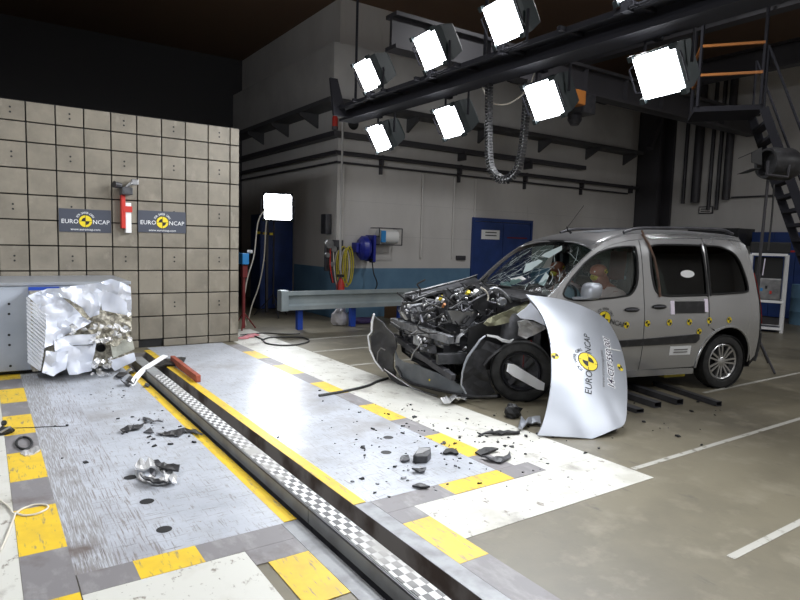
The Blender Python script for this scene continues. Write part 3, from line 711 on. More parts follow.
def hs(name, pts, Y0, m, rough, seed, tilt=(0, 0), thick=.008, freq=.055, grid=4, step=3, holes=()):
    P = [hp(*q) for q in pts]; cx = sum(p[0] for p in P)/len(P); cy = sum(p[1] for p in P)/len(P)
    return sheet(name, P, lambda x, y: ony(x, y, Y0+tilt[0]*(x-cx)/50+tilt[1]*(y-cy)/50), m, hc, thick, grid, step, rough, seed, (0, -1, 0), freq=freq, holes=holes, smooth=(m == 'alu_skin'))
MB().prism([ony(*hp(45, 190), 7.66), ony(*hp(150, 290), 7.42), ony(*hp(100, 540), 7.42), ony(*hp(55, 500), 7.66)], (.02, .06, 0)).build('side_layer', 'core', hc)
MB().box((.42, 7.56, .10), (1.42, 7.85, .95)).build('honeycomb_core', 'core', hc)
hs('front_skin', [(40,140),(90,120),(150,105),(245,120),(300,180),(340,255),(400,282),(350,310),(300,335),(215,372),(180,410),(135,425),(140,340),(145,255),(90,190)], 7.40, 'alu_skin', .075, 1, (.12, -.10), freq=.08)
hs('top_flap', [(45,138),(150,103),(240,95),(440,70),(500,48),(560,70),(605,92),(612,245),(590,255),(588,180),(530,135),(470,112),(445,150),(430,240),(382,262),(340,205),(270,160),(150,130)], 7.33, 'alu_skin', .10, 2, (-.05, .14), freq=.085)
hs('inner_panel', [(455,110),(530,130),(592,170),(592,252),(520,238),(448,218),(440,160)], 7.50, 'alu_skin', .03, 3, (0, .05))
hs('torn_core', [(430,215),(520,235),(600,250),(612,310),(600,385),(500,425),(420,380),(370,335),(390,280)], 7.46, 'core', .05, 4, (0, -.1), .02, .4, 4, 4)
hs('lower_panel', [(188,382),(265,360),(340,352),(410,348),(416,402),(400,480),(392,550),(330,565),(268,572),(240,500),(190,455)], 7.34, 'alu_skin', .055, 5, (.03, .02), freq=.09)
hs('folded_flap', [(140,442),(200,445),(265,440),(258,500),(250,542),(180,577),(120,560),(135,500)], 7.28, 'alu_skin', .06, 6, (.1, .0), freq=.1)
hs('pale_panel', [(495,412),(560,385),(612,368),(625,432),(570,455),(508,482)], 7.42, 'core_pale', .015, 7)
hs('corner_panel', [(498,495),(560,470),(622,450),(632,492),(580,520),(518,552),(500,530)], 7.36, 'alu_skin', .03, 8)
hs('upper_tear', [(230,150),(275,165),(330,205),(385,262),(372,275),(330,240),(280,190)], 7.36, 'core', .04, 9, (0, 0), .015, .4, 4, 4)
MB().lathe(ony(*hp(441, 425), 7.36), (0, 1, 0), [(.045, -.03), (.05, .05), (0, .05)], 14).build('dark_hole', 'black', hc)
MB().bar(ony(*hp(290, 412), 7.30), ony(*hp(400, 408), 7.31), .012, .006).build('dark_seam', 'black', hc)
for i in range(17):
    y0 = 150+i*21.5; xe = 142-3.2*max(0, i-5)
    a = ony(*hp(34+i*.4, y0), 7.62); b = ony(*hp(xe, min(y0+96-i*1.5, 545-(xe-80)*.2)), 7.36)
    MB().prism([a, b, b-Vector((0, .010, .021)), a-Vector((0, .010, .021))], (.010, .03, .006)).build('fin', 'alu_fin', hc)
for i in range(46):
    cx, cy = (rnd.uniform(395, 600), rnd.uniform(300, 400)) if i < 22 else ((rnd.uniform(390, 500), rnd.uniform(480, 575)) if i < 40 else (rnd.uniform(280, 390), rnd.uniform(300, 350)))
    r = rnd.uniform(12, 30); n = 5; a0 = rnd.uniform(0, 6)
    pts = [(cx+math.cos(a0+k*2*math.pi/n)*r*rnd.uniform(.5, 1.2), cy+math.sin(a0+k*2*math.pi/n)*r*rnd.uniform(.3, .9)) for k in range(n)]
    hs('foil_scrap', pts, rnd.uniform(7.27, 7.40), 'foil', .06, 20+i, (rnd.uniform(-.8, .8), rnd.uniform(-.8, .8)), .003, .5, 3, 3)

# ================================================================== things along the back wall
gb = thing('guard_rail', (6.3, 9.85, 0), 'pale grey guard rail on blue posts along the back wall', 'guard rail')
prof = [(9.72, .37), (9.72, .44), (9.78, .47), (9.78, .60), (9.72, .63), (9.72, .70), (9.76, .70), (9.82, .61), (9.82, .46), (9.76, .37)]
MB().prism([(4.24, y, z) for y, z in prof], (5.0, 0, 0)).build('rail_profile', 'rail_beam', gb)
MB().box((4.20, 9.70, .355), (4.34, 9.90, .715)).build('end_cap', 'rail_beam', gb, bevel=.015)
for x in (4.62, 5.70, 6.78, 7.86, 8.94):
    MB().box((x-.05, 9.84, 0), (x+.05, 9.94, .66)).build('post', 'post_blue', gb, bevel=.006)
hr = thing('hose_reel', (6.48, YB, 1.2), 'dark blue hose reel fixed to the painted wall', 'hose reel')
MB(-.17).lathe((6.62, YB-.22, 1.45), (1, -.25, 0), [(0, -.12), (.17, -.12), (.25, -.05), (.25, .05), (.17, .12), (0, .12)], 20).build('reel_drum', 'reel_blue', hr, smooth=True)
MB(-.17).box((6.78, YB-.34, 1.18), (6.84, YB-.005, 1.72)).build('mounting_plate', 'reel_blue', hr, bevel=.006)
MB(-.17).box((6.40, YB-.3, 1.36), (6.5, YB-.1, 1.56)).build('reel_guard', 'reel_blue', hr, bevel=.01)
MB(-.17).box((6.77, YB-.32, 1.16), (6.83, YB-.2, 1.24)).build('hose_guide', 'black', hr)
MB(-.17).tube(cat_open([(6.8, YB-.26, 1.2), (6.82, YB-.3, .95), (6.72, YB-.6, .72), (6.4, 10.2, .5), (6.0, 10.15, .30), (5.85, 10.2, .02)], 8), .013, 6).build('reel_hose', 'cable_black', hr, smooth=True)
pr = thing('paper_roll_holder', (7.03, YB, 1.5), 'wire wall holder with a big white paper roll beside the hose reel', 'paper roll')
MB(-.17).lathe((6.98, YB-.20, 1.70), (1, 0, 0), [(.03, 0), (.15, 0), (.15, .42), (.03, .42)], 22).build('paper_roll', 'paper', pr, smooth=True)
for z in (1.87, 1.53): MB(-.17).tube([(6.90, YB-.02, z), (6.90, YB-.36, z), (7.46, YB-.36, z), (7.46, YB-.02, z)], .012, 6).build('wire_frame', 'pipe_dark', pr)
MB(-.17).tube([(6.9, YB-.36, 1.53), (6.9, YB-.36, 1.87)], .012, 6).tube([(7.46, YB-.36, 1.53), (7.46, YB-.36, 1.87)], .012, 6).tube([(6.88, YB-.2, 1.7), (7.5, YB-.2, 1.7)], .014, 6).build('spindle', 'pipe_dark', pr)
MB(-.17).box((6.95, YB-.36, 1.58), (7.06, YB-.34, 1.82)).build('blue_wrap', 'camera_blue', pr)
# hoses and regulators by the corner
hh = thing('coiled_hose', (6.0, YB, .7), 'yellow hoses hanging in coils beside the wall corner', 'hose')
for i in range(6):
    x = 6.25+i*.055; top = 1.42+.03*(i % 3); bot = .66+.05*(i % 2)
    pts = [(x-.10*math.cos(t)-.02*i, YB-.10-.02*i+.0*t, (top+bot)/2+(top-bot)/2*math.sin(t)) for t in [2*math.pi*k/18 for k in range(18)]]
    MB(-.30).tube(pts, .014, 6, True).build('hose_coil', 'yellow_hose' if i % 3 else 'cable_pale', hh, smooth=True)
MB(-.30).box((6.2, YB-.14, 1.40), (6.5, YB-.005, 1.46)).build('hose_hook', 'steel_dark', hh)
rg = thing('gas_regulator', (5.75, YB-.15, .7), 'cluster of gauges and hoses left of the yellow coils', 'regulator')
for i, (x, z, r) in enumerate(((5.98, 1.52, .09), (6.08, 1.42, .06), (5.94, 1.30, .05), (6.05, 1.12, .05))):
    MB(-.30).lathe((x, YB-.16, z), (0, -1, 0), [(0, .05), (r, .05), (r, 0), (0, 0)], 14).build('gauge', 'steel', rg)
for i in range(4): MB(-.30).tube(cat_open([(6.0+.03*i, YB-.14, 1.5), (5.96+.04*i, YB-.2, 1.1), (6.05+.03*i, YB-.18, .75)], 5), .012, 6).build('gauge_hose', ['cable_black', 'red', 'steel_dark', 'cable_pale'][i], rg)
MB(-.30).box((5.96, YB-.1, .98), (6.34, YB-.01, 1.6)).build('back_board', 'steel_dark', rg)
fe = thing('fire_extinguisher', (5.80, 10.55, 0), 'red fire extinguisher in the corner left of the gauges', 'extinguisher')
MB().lathe((5.80, 10.55, .02), (0, 0, 1), [(0, 0), (.08, 0), (.08, .72), (.05, .8), (.025, .84), (.025, .88), (0, .88)], 16).build('cylinder', 'red', fe, smooth=True)
MB().box((5.75, 10.49, .88), (5.85, 10.61, .93)).build('valve', 'black', fe)
MB().tube(cat_open([(5.75, 10.5, .9), (5.68, 10.46, .7), (5.7, 10.46, .4)], 5), .012, 6).build('hose', 'cable_black', fe)
MB().lathe((5.80, 10.55, 0), (0, 0, 1), [(0, 0), (.085, 0), (.085, .02), (0, .02)], 16).build('foot_ring', 'black', fe)
# blue steel locker
lc = thing('steel_locker', (5.5, 13.2, 0), 'tall blue steel locker behind the lamp stand', 'locker')
MB().box((5.12, 13.02, .02), (5.9, 13.6, 2.12)).build('carcass', 'door_blue', lc, bevel=.008)
MB().box((5.14, 13.0, .06), (5.88, 13.02, 2.10)).build('locker_door', 'door_blue', lc, bevel=.006)
MB().box((5.20, 12.97, 1.08), (5.27, 13.0, 1.12)).build('locker_handle', 'steel', lc)
MB().box((5.14, 13.04, 0), (5.88, 13.58, .02)).build('base', 'black', lc)
hz = thing('hazard_tape', (5.1, 12.5, 0), 'short yellow and black striped bar in front of the blue locker', 'hazard bar')
# small camera on a red stand, just clear of the barrier's end
cs_ = thing('camera_stand', (3.62, 10.3, 0), 'blue camera on a red stand beside the end of the barrier', 'camera')
pc = ony(241.5, 259, 10.3)
MB().box((pc.x-.02, 10.2, pc.z-.09), (pc.x+.10, 10.4, pc.z+.10)).build('camera_body', 'camera_blue', cs_, bevel=.01)
MB().lathe((pc.x+.10, 10.28, pc.z+.13), (1, -.6, 0), [(0, 0), (.03, 0), (.03, .08), (0, .08)], 12).build('camera_lens', 'white_plastic', cs_)
MB().tube([(pc.x+.04, 10.3, pc.z-.09), (pc.x+.04, 10.3, .02)], .03, 8).build('stand_column', 'red_cloth', cs_)
for dx, dy in ((.22, 0), (-.1, .2), (-.1, -.2)): MB().tube([(pc.x+.04, 10.3, .3), (pc.x+.04+dx, 10.3+dy, .012)], .012, 6).build('leg', 'red_cloth', cs_)
MB().box((pc.x, 10.24, pc.z-.32), (pc.x+.09, 10.36, pc.z-.1)).build('battery_pack', 'red_cloth', cs_, bevel=.01)
tag(MB().tube(cat_open([tuple(ony(x, y, 10.6)) for x, y in ((266, 208), (258, 222), (254, 255), (247, 280), (243, 310), (246, 325.5))], 6), .012, 6).build('hanging_cable', 'cable_pale'), 'pale cable hanging straight down beside the barrier end', 'cable')
tag(MB().tube(cat_open([tuple(ony(x, y, 11.2)) for x, y in ((270, 208), (266, 225), (264, 258), (259, 285), (252, 305), (248, 321.5))], 6), .012, 6).build('hanging_cable', 'cable_pale'), 'pale cable looping down in front of the blue locker', 'cable')
for k in range(5):
    a = ony(256+k*3.3, 232.5+k*.35, 12.5); MB().box((a.x, 12.48, a.z-.025), (a.x+.085, 12.5, a.z+.025)).build('tape_band', 'yellow' if k % 2 == 0 else 'black', hz)
MB().box((5.05, 12.5, 0), (5.10, 12.55, 1.95)).build('post', 'pipe_dark', hz)
# bag, papers and hose ring on the floor by the wall
bg = thing('white_bag', (5.56, 10.12, 0), 'crumpled white sack on the floor under the guard rail', 'bag')
def lump(mb, c, r, sc, seed, amp=.3):
    b = MB().ball((0, 0, 0), 1, 16); out = []
    for v in b.v:
        n = 1+amp*mnoise.noise(v*2.2+Vector((seed, seed*2, 0))); out.append(Vector(c)+Vector((v.x*r*sc[0]*n, v.y*r*sc[1]*n, v.z*r*sc[2]*n)))
    for v in out: v.z = max(v.z, .003)
    return mb.add(out, b.f)
lump(MB(), (5.56, 10.12, .14), .2, (.85, .7, .95), 1).build('sack', 'bag', bg)
MB().tube(cat_open([(5.6, 10.12, .28), (5.64, 10.11, .33), (5.62, 10.10, .37)], 4), [.05]*4+[.03]*4+[.045], 8).build('sack_neck', 'bag', bg)
lump_o = lump(MB(), (6.1, 10.2, .05), .22, (1.1, .6, .3), 4).build('violet_cloth', 'violet'); tag(lump_o, 'dark violet cloth lying behind the guard rail posts', 'cloth')
cx = thing('wooden_crate', (7.4, 10.3, 0), 'low brown wooden crate under the guard rail by the wall', 'crate')
for k in range(3): MB().box((7.0, 10.3, .02+k*.1), (7.9, 10.33, .10+k*.1)).build('slat', 'wood', cx)
MB().box((7.0, 10.33, 0), (7.04, 10.8, .32)).box((7.86, 10.33, 0), (7.9, 10.8, .32)).box((7.04, 10.33, 0), (7.86, 10.8, .02)).build('crate_frame', 'wood', cx)
def floor_cable(name, pxs, r, m, label, cat='cable', z=None):
    pts = []
    for q in pxs:
        p = onz(q[0], q[1], r+.004 if len(q) < 3 else q[2]+r); pts.append(tuple(p))
    return tag(MB().tube(cat_open(pts, 6), r, 6).build(name, m, smooth=True), label, cat)
floor_cable('floor_hose', [(236, 338), (250, 335.5), (262, 339), (266, 343), (280, 345.2), (298, 344.5), (309, 341), (303, 337.6), (285, 337), (270, 337.5), (262, 340)], .012, 'cable_black', 'dark hose lying in an oval loop by the end of the barrier', 'hose')
floor_cable('floor_hose', [(240, 335), (262, 333), (285, 334), (300, 333.5)], .010, 'cable_black', 'dark hose lying straight along the floor before the guard rail', 'hose')
for i, (x, y) in enumerate(((243, 339), (249, 337.5), (253, 336))):
    p = onz(x, y, 0); tag(lump(MB(), (p.x, p.y, .015), .09, (1.2, .6, .25), 10+i).build('rag', 'pink'), 'small pink rag on the floor by the barrier end', 'rag', 'pink rags by the barrier')

# ================================================================== right background things
ct = thing('equipment_cart', (13.1, 6.0, 0), 'white framed equipment cart standing behind the car', 'cart')
def ctp(x, y, Y=6.0): p = onplane(x, y, Vector((13.1, 5.85, 0)), Vector((.9, .43, 0)).normalized()); return p
A_, B_ = ctp(752, 333), ctp(780, 335); top = ctp(783, 255).z
dx_ = (B_-A_); dx_.z = 0; dx_.normalize(); A0 = Vector((A_.x, A_.y, 0))-dx_*.12; wd_ = .62; bk = Vector((.9, .43, 0)).normalized()*.5
for a in (0, wd_):
    for b in (0, 1):
        p = A0+dx_*a+bk*b; MB().bar(p, p+Vector((0, 0, top)), .05, .05).build('upright', 'white_plastic', ct)
for z in (top, .62, .08):
    MB().bar(A0+Vector((0, 0, z)), A0+dx_*wd_+Vector((0, 0, z)), .05, .05).bar(A0+bk+Vector((0, 0, z)), A0+bk+dx_*wd_+Vector((0, 0, z)), .05, .05).build('cross_rail', 'white_plastic', ct)
    MB().prism([A0+Vector((0, 0, z-.01)), A0+dx_*wd_+Vector((0, 0, z-.01)), A0+dx_*wd_+bk+Vector((0, 0, z-.01)), A0+bk+Vector((0, 0, z-.01))], (0, 0, .02)).build('shelf', 'steel_dark' if z < 1 else 'black', ct)
MB().obox(A0+dx_*.31+bk*.6+Vector((0, 0, top-.3)), (dx_, bk.normalized(), Vector((0, 0, 1))), (.5, .3, .5)).build('monitor_case', 'black', ct, bevel=.02)
MB().obox(A0+dx_*.31+bk*.4+Vector((0, 0, .86)), (dx_, bk.normalized(), Vector((0, 0, 1))), (.5, .3, .44)).build('instrument_case', 'steel', ct, bevel=.02)
for k in range(5): MB().obox(A0+dx_*(.14+k*.08)+bk*.08+Vector((0, 0, .8+.05*(k % 3))), (dx_, bk.normalized(), Vector((0, 0, 1))), (.04, .03, .06)).build('connector', ['white_plastic', 'camera_blue', 'black', 'red', 'steel'][k], ct)
MB().bar(A0+dx_*.22+bk*.05+Vector((0, 0, top-.42)), A0+dx_*.24+bk*.05+Vector((0, 0, top-.08)), .03, .02).build('status_tube', 'lilac', ct)
MB().obox(A0+dx_*.31+bk*.5+Vector((0, 0, top+.14)), (dx_, bk.normalized(), Vector((0, 0, 1))), (.7, .5, .22)).build('top_case', 'black', ct, bevel=.02)
dm = thing('blue_drum', (15.3, 6.4, 0), 'dark blue barrel standing against the blue partition', 'barrel')
MB().lathe((15.3, 6.2, 0), (0, 0, 1), [(0, 0), (.29, 0), (.29, .28), (.30, .3), (.29, .32), (.29, .58), (.30, .6), (.29, .62), (.29, .9), (.27, .9), (.27, .88), (0, .88)], 24).build('drum_body', 'dado_blue', dm, smooth=True)
MB().lathe((15.3, 6.05, .88), (0, 0, 1), [(0, .03), (.03, .03), (.03, 0)], 10).build('bung', 'black', dm)
# theatre spot on a stand
dd = 8.3
def dp(x, y, dep=dd): return CAMP+ray(x, y)*dep
sp0 = dp(766, 170); ss = thing('spotlight', (sp0.x, sp0.y, 0), 'unlit black theatre spotlight on a tall stand beyond the car', 'spotlight')
left = -RGT
MB().lathe(dp(778, 164), (left*.93+fwd*-.2).normalized(), [(0, -.28), (.16, -.28), (.22, -.15), (.22, .1), (.2, .2), (.17, .2), (.15, .1), (0, .1)], 20).build('spot_housing', 'black_plastic', ss, smooth=True)
for s_, q0, q1 in ((1, (754, 152), (745, 156)), (-1, (754, 171), (744, 172))):
    a, b = dp(*q0), dp(*q1); MB().prism([a-fwd*.15, a+fwd*.15, b+fwd*.17, b-fwd*.17], Vector((0, 0, .01))).build('barn_door', 'black', ss)
MB().prism([dp(745, 155)-fwd*.16, dp(755, 150)-fwd*.16, dp(755, 168)-fwd*.16, dp(745, 165)-fwd*.16], fwd*.012).build('barn_door', 'black', ss)
MB().tube([dp(757, 165)-fwd*.25, dp(757, 178)-fwd*.22, dp(778, 180)-fwd*.2, dp(780, 168)-fwd*.2], .02, 8).build('yoke', 'pipe_dark', ss)
bse = Vector((dp(766, 180).x, dp(766, 180).y, 0))
MB().tube([bse+Vector((0, 0, .1)), bse+Vector((0, 0, 1.3))], .035, 8).build('stand_tube', 'pipe_dark', ss)
MB().tube([bse+Vector((0, 0, 1.2)), dp(768, 180)], .02, 8).build('stand_pole', 'pipe_dark', ss)
for k in range(3): a = k*2.094; MB().tube([bse+Vector((0, 0, .55)), bse+Vector((math.cos(a)*.5, math.sin(a)*.5, .02))], .015, 6).build('leg', 'pipe_dark', ss)
tag(MB().tube(cat_open([dp(774, 184), dp(772, 215), dp(768, 250)], 5), .012, 6).build('hanging_cable', 'cable_black'), 'black cable hanging from the theatre spotlight', 'cable')
# steep metal stair with orange rail
stt = thing('steel_stair', (9.8, 3.9, 0), 'steep dark metal stair with orange handrail up to a gallery', 'stair')
S0 = dp(764, 108, 9.6); S1 = dp(803, 215, 9.25); S1 = S0+(S1-S0)*(S0.z/(S0.z-S1.z)); sd = Vector((.80, .60, 0))*.85
for k in (0, 1): MB().bar(S0+sd*k, S1+sd*k, .05, .12).build('stringer', 'rig', stt)
for k in range(1, 17):
    p = S0.lerp(S1, k/17); MB().obox(p+sd*.5, (sd.normalized(), Vector((.68, -.73, 0)), Vector((0, 0, 1))), (.82, .15, .05)).build('tread', 'rig', stt)
for k in (0, 1): MB().tube([S0+sd*k+Vector((0, 0, .95)), S1+sd*k+Vector((0, 0, .95))], .02, 8).tube([S1+sd*k, S1+sd*k+Vector((0, 0, .95))], .02, 8).tube([S0+sd*k, S0+sd*k+Vector((0, 0, .95))], .02, 8).build('handrail', 'rig', stt)
pl_ = thing('gallery_platform', (9.5, 5.6, 3.6), 'dark steel gallery platform with orange guard rails above the stair', 'platform')
n1 = Vector((-.60, .80, 0))
MB().prism([S0+Vector((0, 0, -.02)), S0+sd*1.0+Vector((0, 0, -.02)), S0+sd*1.0+n1*1.0+Vector((0, 0, -.02)), S0+n1*1.0+Vector((0, 0, -.02))], (0, 0, .08)).build('deck', 'rig', pl_)
for q in (S0+n1*.05, S0+n1*.95, S0+sd+n1*.95):
    MB().bar(q+Vector((0, 0, .06)), Vector((q.x, q.y, ZC)), .04, .04).build('hanger', 'rig', pl_)
for z in (.55, 1.0): MB().bar(S0+n1*.05+Vector((0, 0, z)), S0+n1*.95+Vector((0, 0, z)), .04, .04).bar(S0+n1*.95+Vector((0, 0, z)), S0+sd+n1*.95+Vector((0, 0, z)), .04, .04).build('guard_bar', 'orange', pl_)

# ================================================================== THE CAR
car = thing('car', CO, 'silver family van with a crushed front and its bonnet torn off', 'car', None, math.atan2(CE.y, CE.x))
VP = splinetab([(.10, .79), (.22, .825), (.35, .86), (.55, .885), (.80, .89), (.98, .875), (1.06, .862), (1.3, .825), (1.5, .785), (1.62, .752), (1.70, .715), (1.76, .66), (1.80, .58)])
def vprof(u, w):
    v = interp(w, VP)
    if u < .55: v -= .05*((.55-u)/.6)**2
    if u > 2.6: v -= .075*((u-2.6)/.68)**2
    return v
def S(side, du=0.): return lambda u, w: C(u, side*(vprof(u, w)+du), w)
def cpanel(name, outline, m, holes=(), side=1, du=0., t=.018, grid=.11, step=.05, parent=None, smooth=True):
    V, F = tri2d(outline, holes, grid, step)
    o = shell(MB(), V, F, lambda u, w: C(u, side*(vprof(u, w)+du), w), lambda u, w: C(u, side*(vprof(u, w)+du-t), w)).build(name, m, parent or car, smooth=smooth)
    return o
EDGE = cat_open([(.22, 1.03), (.36, 1.14), (.60, 1.37), (.88, 1.585), (1.16, 1.70), (1.52, 1.755), (2.1, 1.782), (2.7, 1.79), (3.04, 1.765)], 5)
def edge_w(u): return interp(u, EDGE)
def rarch(r, a0, a1, n=14, c=(2.715, .31)): return [(c[0]+r*math.cos(a0+(a1-a0)*k/n), c[1]+r*math.sin(a0+(a1-a0)*k/n)) for k in range(n+1)]
FWIN = cat_closed([(.46, 1.115), (.63, 1.335), (.83, 1.495), (1.06, 1.588), (1.36, 1.622), (1.425, 1.58), (1.415, 1.27), (1.33, 1.12), (1.20, 1.085), (.95, 1.062), (.63, 1.048)], 4)
RWIN = cat_closed([(1.62, 1.59), (1.70, 1.645), (2.0, 1.655), (2.33, 1.655), (2.36, 1.63), (2.385, 1.13), (2.36, 1.10), (2.1, 1.092), (1.80, 1.09), (1.66, 1.14), (1.61, 1.35)], 4)
QWIN = cat_closed([(2.415, 1.63), (2.44, 1.655), (2.66, 1.642), (2.86, 1.56), (2.97, 1.40), (3.045, 1.18), (3.0, 1.13), (2.75, 1.115), (2.46, 1.105), (2.43, 1.14)], 4)
for side in (1, -1):
    top_f = [(u, edge_w(u)-.055) for u in (1.485, 1.35, 1.16, 1.0, .88, .74, .6, .5, .40)]
    door = [(.40, .285), (.9, .27), (1.485, .27)]+top_f+[(.34, 1.02), (.34, .6)]
    fd = cpanel('front_door', door, 'silver_paint', [FWIN], side)
    cpanel('window_glass', FWIN, 'glass_clear', (), side, -.022, .004, parent=fd)
    for k in (1,):   # black rubber round the glass
        pts = [C(u, side*(vprof(u, w)+.001), w) for u, w in FWIN]; MB().tube(pts, .011, 6, True).build('window_seal', 'black', fd)
    sdoor = [(1.495, .27), (2.22, .275)]+rarch(.43, R(184), R(120), 8)+[(2.395, .75), (2.40, edge_w(2.4)-.055)]+[(u, edge_w(u)-.055) for u in (2.2, 2.0, 1.8, 1.6)]+[(1.495, edge_w(1.5)-.055)]
    sd_ = cpanel('sliding_door', sdoor, 'silver_paint', [RWIN], side)
    cpanel('window_glass', RWIN, 'glass_tint', (), side, -.012, .004, parent=sd_)
    pts = [C(u, side*(vprof(u, w)+.001), w) for u, w in RWIN]; MB().tube(pts, .012, 6, True).build('window_seal', 'black', sd_)
    qp = [(2.41, .74)]+rarch(.43, R(117), R(2), 14)+[(3.2, .30), (3.27, .36), (3.285, .6), (3.25, 1.03), (3.195, 1.27), (3.13, 1.55), (3.09, 1.68), (3.04, edge_w(3.04)-.055)]+[(u, edge_w(u)-.055) for u in (2.8, 2.6, 2.41)]
    qo = cpanel('rear_quarter_panel', qp, 'silver_paint', [QWIN], side)
    cpanel('window_glass', QWIN, 'glass_tint', (), side, -.012, .004, parent=qo)
    pts = [C(u, side*(vprof(u, w)+.001), w) for u, w in QWIN]; MB().tube(pts, .012, 6, True).build('window_seal', 'black', qo)
    # side frame: A-pillar and cant rail
    rail = [(u, edge_w(u)-.05) for u in [.24+.0925*k for k in range(30)]]
    rail = [(.24, .98)]+[(u, edge_w(u)) for u in (.22, .3, .4, .5, .6, .74, .88, 1.0, 1.16, 1.35, 1.52, 1.8, 2.1, 2.4, 2.7, 2.85, 3.04)]+[(u, edge_w(u)-.05) for u in (3.04, 2.85, 2.7, 2.4, 2.1, 1.8, 1.52, 1.35, 1.16, 1.0, .88, .74, .6, .5, .40)]+[(.335, 1.03)]
    cpanel('side_rail', rail, 'silver_paint', (), side, .004, .03)
    cpanel('sill', [(.42, .19), (2.30, .19), (2.27, .262), (.42, .275)], 'silver_paint', (), side, .006, .05, .2)
    # dark inner skin behind the shut lines
    inner = [(.36, .24), (2.24, .24)]+rarch(.445, R(188), R(0), 16)+[(3.2, .33), (3.25, .6), (3.2, 1.1), (3.05, 1.6), (2.95, 1.70)]+[(u, edge_w(u)-.03) for u in (2.7, 2.1, 1.52, 1.16, .88, .6, .36)]
    big = [cat_closed([(.40, 1.10), (.60, 1.36), (.83, 1.53), (1.06, 1.62), (1.38, 1.655), (1.46, 1.60), (1.45, 1.24), (1.36, 1.08), (.95, 1.03), (.55, 1.02)], 4),
           cat_closed([(1.58, 1.60), (1.68, 1.68), (2.34, 1.69), (2.395, 1.65), (2.40, 1.12), (2.36, 1.07), (1.80, 1.06), (1.63, 1.11)], 4),
           cat_closed([(2.405, 1.66), (2.45, 1.69), (2.66, 1.68), (2.88, 1.59), (3.08, 1.18), (3.02, 1.10), (2.46, 1.07), (2.41, 1.1)], 4)]
    cpanel('inner_skin', inner, 'black', big, side, -.032, .01, .2)
    # black side moulding with rounded ends
    cpanel('side_moulding', [(.62, .535), (2.22, .56), (2.275, .60), (2.26, .66), (1.5, .625), (.62, .60)], 'black_plastic', (), side, .016, .02, .2)
    for u, w in ((1.32, .945), (1.69, .972)):
        hb = MB(); P_ = lambda a, b, d: C(u+a, side*(vprof(u, w)+d), w+b)
        vs = [P_(.10*math.cos(t), .028*math.sin(t), .004) for t in [2*math.pi*k/14 for k in range(14)]]
        MB().prism(vs, CL*side*.006).build('handle_recess', 'black', fd if u < 1.45 else sd_)
        MB().tube([P_(-.085, 0, .015), P_(-.05, .004, .038), P_(.03, .004, .038), P_(.075, 0, .015)], .014, 8).build('door_handle', 'steel_dark', fd if u < 1.45 else sd_, smooth=True)
    # rear wheel arch lip
    MB().tube([C(u, side*(vprof(u, w)+.004), w) for u, w in rarch(.425, R(186), R(-2), 22)], .014, 6).build('wheel_arch_lip', 'silver_paint', car, smooth=True)
    ra = rarch(.42, R(190), R(-10), 22); n_ = len(ra)
    MB().add([C(u, side*.84, w) for u, w in ra]+[C(u, side*.50, w) for u, w in ra], [(i, i+1, n_+i+1, n_+i) for i in range(n_-1)]+[tuple(range(n_, 2*n_))]).build('wheel_housing', 'black', car)
    # roof rail
    rr = [C(u, side*.60, edge_w(u)+(.065 if 1.5 < u < 2.95 else .035)) for u in (1.38, 1.55, 1.8, 2.1, 2.4, 2.8, 2.98)]
    MB().tube(cat_open(rr, 4), .018, 8).build('roof_rail', 'steel_dark', car, smooth=True)
# roof skin
RT = [(.80, 1.60), (.95, 1.655), (1.16, 1.735), (1.5, 1.79), (2.0, 1.81), (2.5, 1.82), (3.06, 1.80)]
RTs = splinetab(RT)
vs, fs = [], []; nu, nv = 24, 13
for i in range(nu+1):
    for j in range(nv):
        s_ = -1+2*j/(nv-1); u = .93-.20*abs(s_)**2.2*.35+(3.06-.93)*i/nu if i == 0 else .93+(3.06-.93)*i/nu
        ve = vprof(u, edge_w(u)); wt = interp(u, RTs); we = edge_w(u)
        vs.append(C(u, s_*ve, we+(wt+.02-we)*(1-abs(s_)**2.6)))
for i in range(nu):
    for j in range(nv-1): fs.append((i*nv+j, i*nv+j+1, (i+1)*nv+j+1, (i+1)*nv+j))
mat('roof_paint', (.40, .40, .41), .32, .6)
roof = MB().add(vs, fs).build('roof', 'roof_paint', car, smooth=True)
so = roof.modifiers.new('thickness', 'SOLIDIFY'); so.thickness = .02; so.offset = -1
MB().tube([C(1.05, .1, 1.76), C(1.0, .1, 1.79), C(.97, .12, 1.83)], [.014, .01, .004], 6).build('antenna_base', 'black', car)
MB().tube([C(.98, .12, 1.82), C(1.18, .13, 2.08)], .003, 5).build('antenna', 'black', car)
MB().prism([C(1.25, .05, interp(1.25, RTs)+.024), C(1.25, .35, interp(1.25, RTs)+.018), C(1.55, .35, interp(1.55, RTs)+.016), C(1.55, .05, interp(1.55, RTs)+.022)], (0, 0, .003)).build('roof_panel_patch', 'silver_light', car)
# tail: tailgate, bumper, lamps
def tail(s_, w): return C(interp(w, [(.3, 3.30), (.6, 3.31), (1.03, 3.27), (1.3, 3.21), (1.6, 3.12), (1.76, 3.06)])+.02*(1-s_*s_), s_*(vprof(3.2, w)-.01), w)
def tailp(name, s0, s1, w0, w1, m, par, off=0.):
    vs = [tail(s0+(s1-s0)*i/6, w0+(w1-w0)*j/6)+CE*off for j in range(7) for i in range(7)]
    return MB().add(vs, [(j*7+i, j*7+i+1, j*7+i+8, j*7+i+7) for j in range(6) for i in range(6)]).build(name, m, par, smooth=True)
tg = tailp('tailgate', -1, 1, .62, 1.78, 'silver_paint', car); tailp('rear_window', -.82, .82, 1.12, 1.62, 'glass_tint', tg, .008)
tailp('rear_bumper', -1, 1, .28, .64, 'silver_paint', car, .015); tailp('bumper_insert', -.9, .9, .30, .42, 'black_plastic', car, .025)
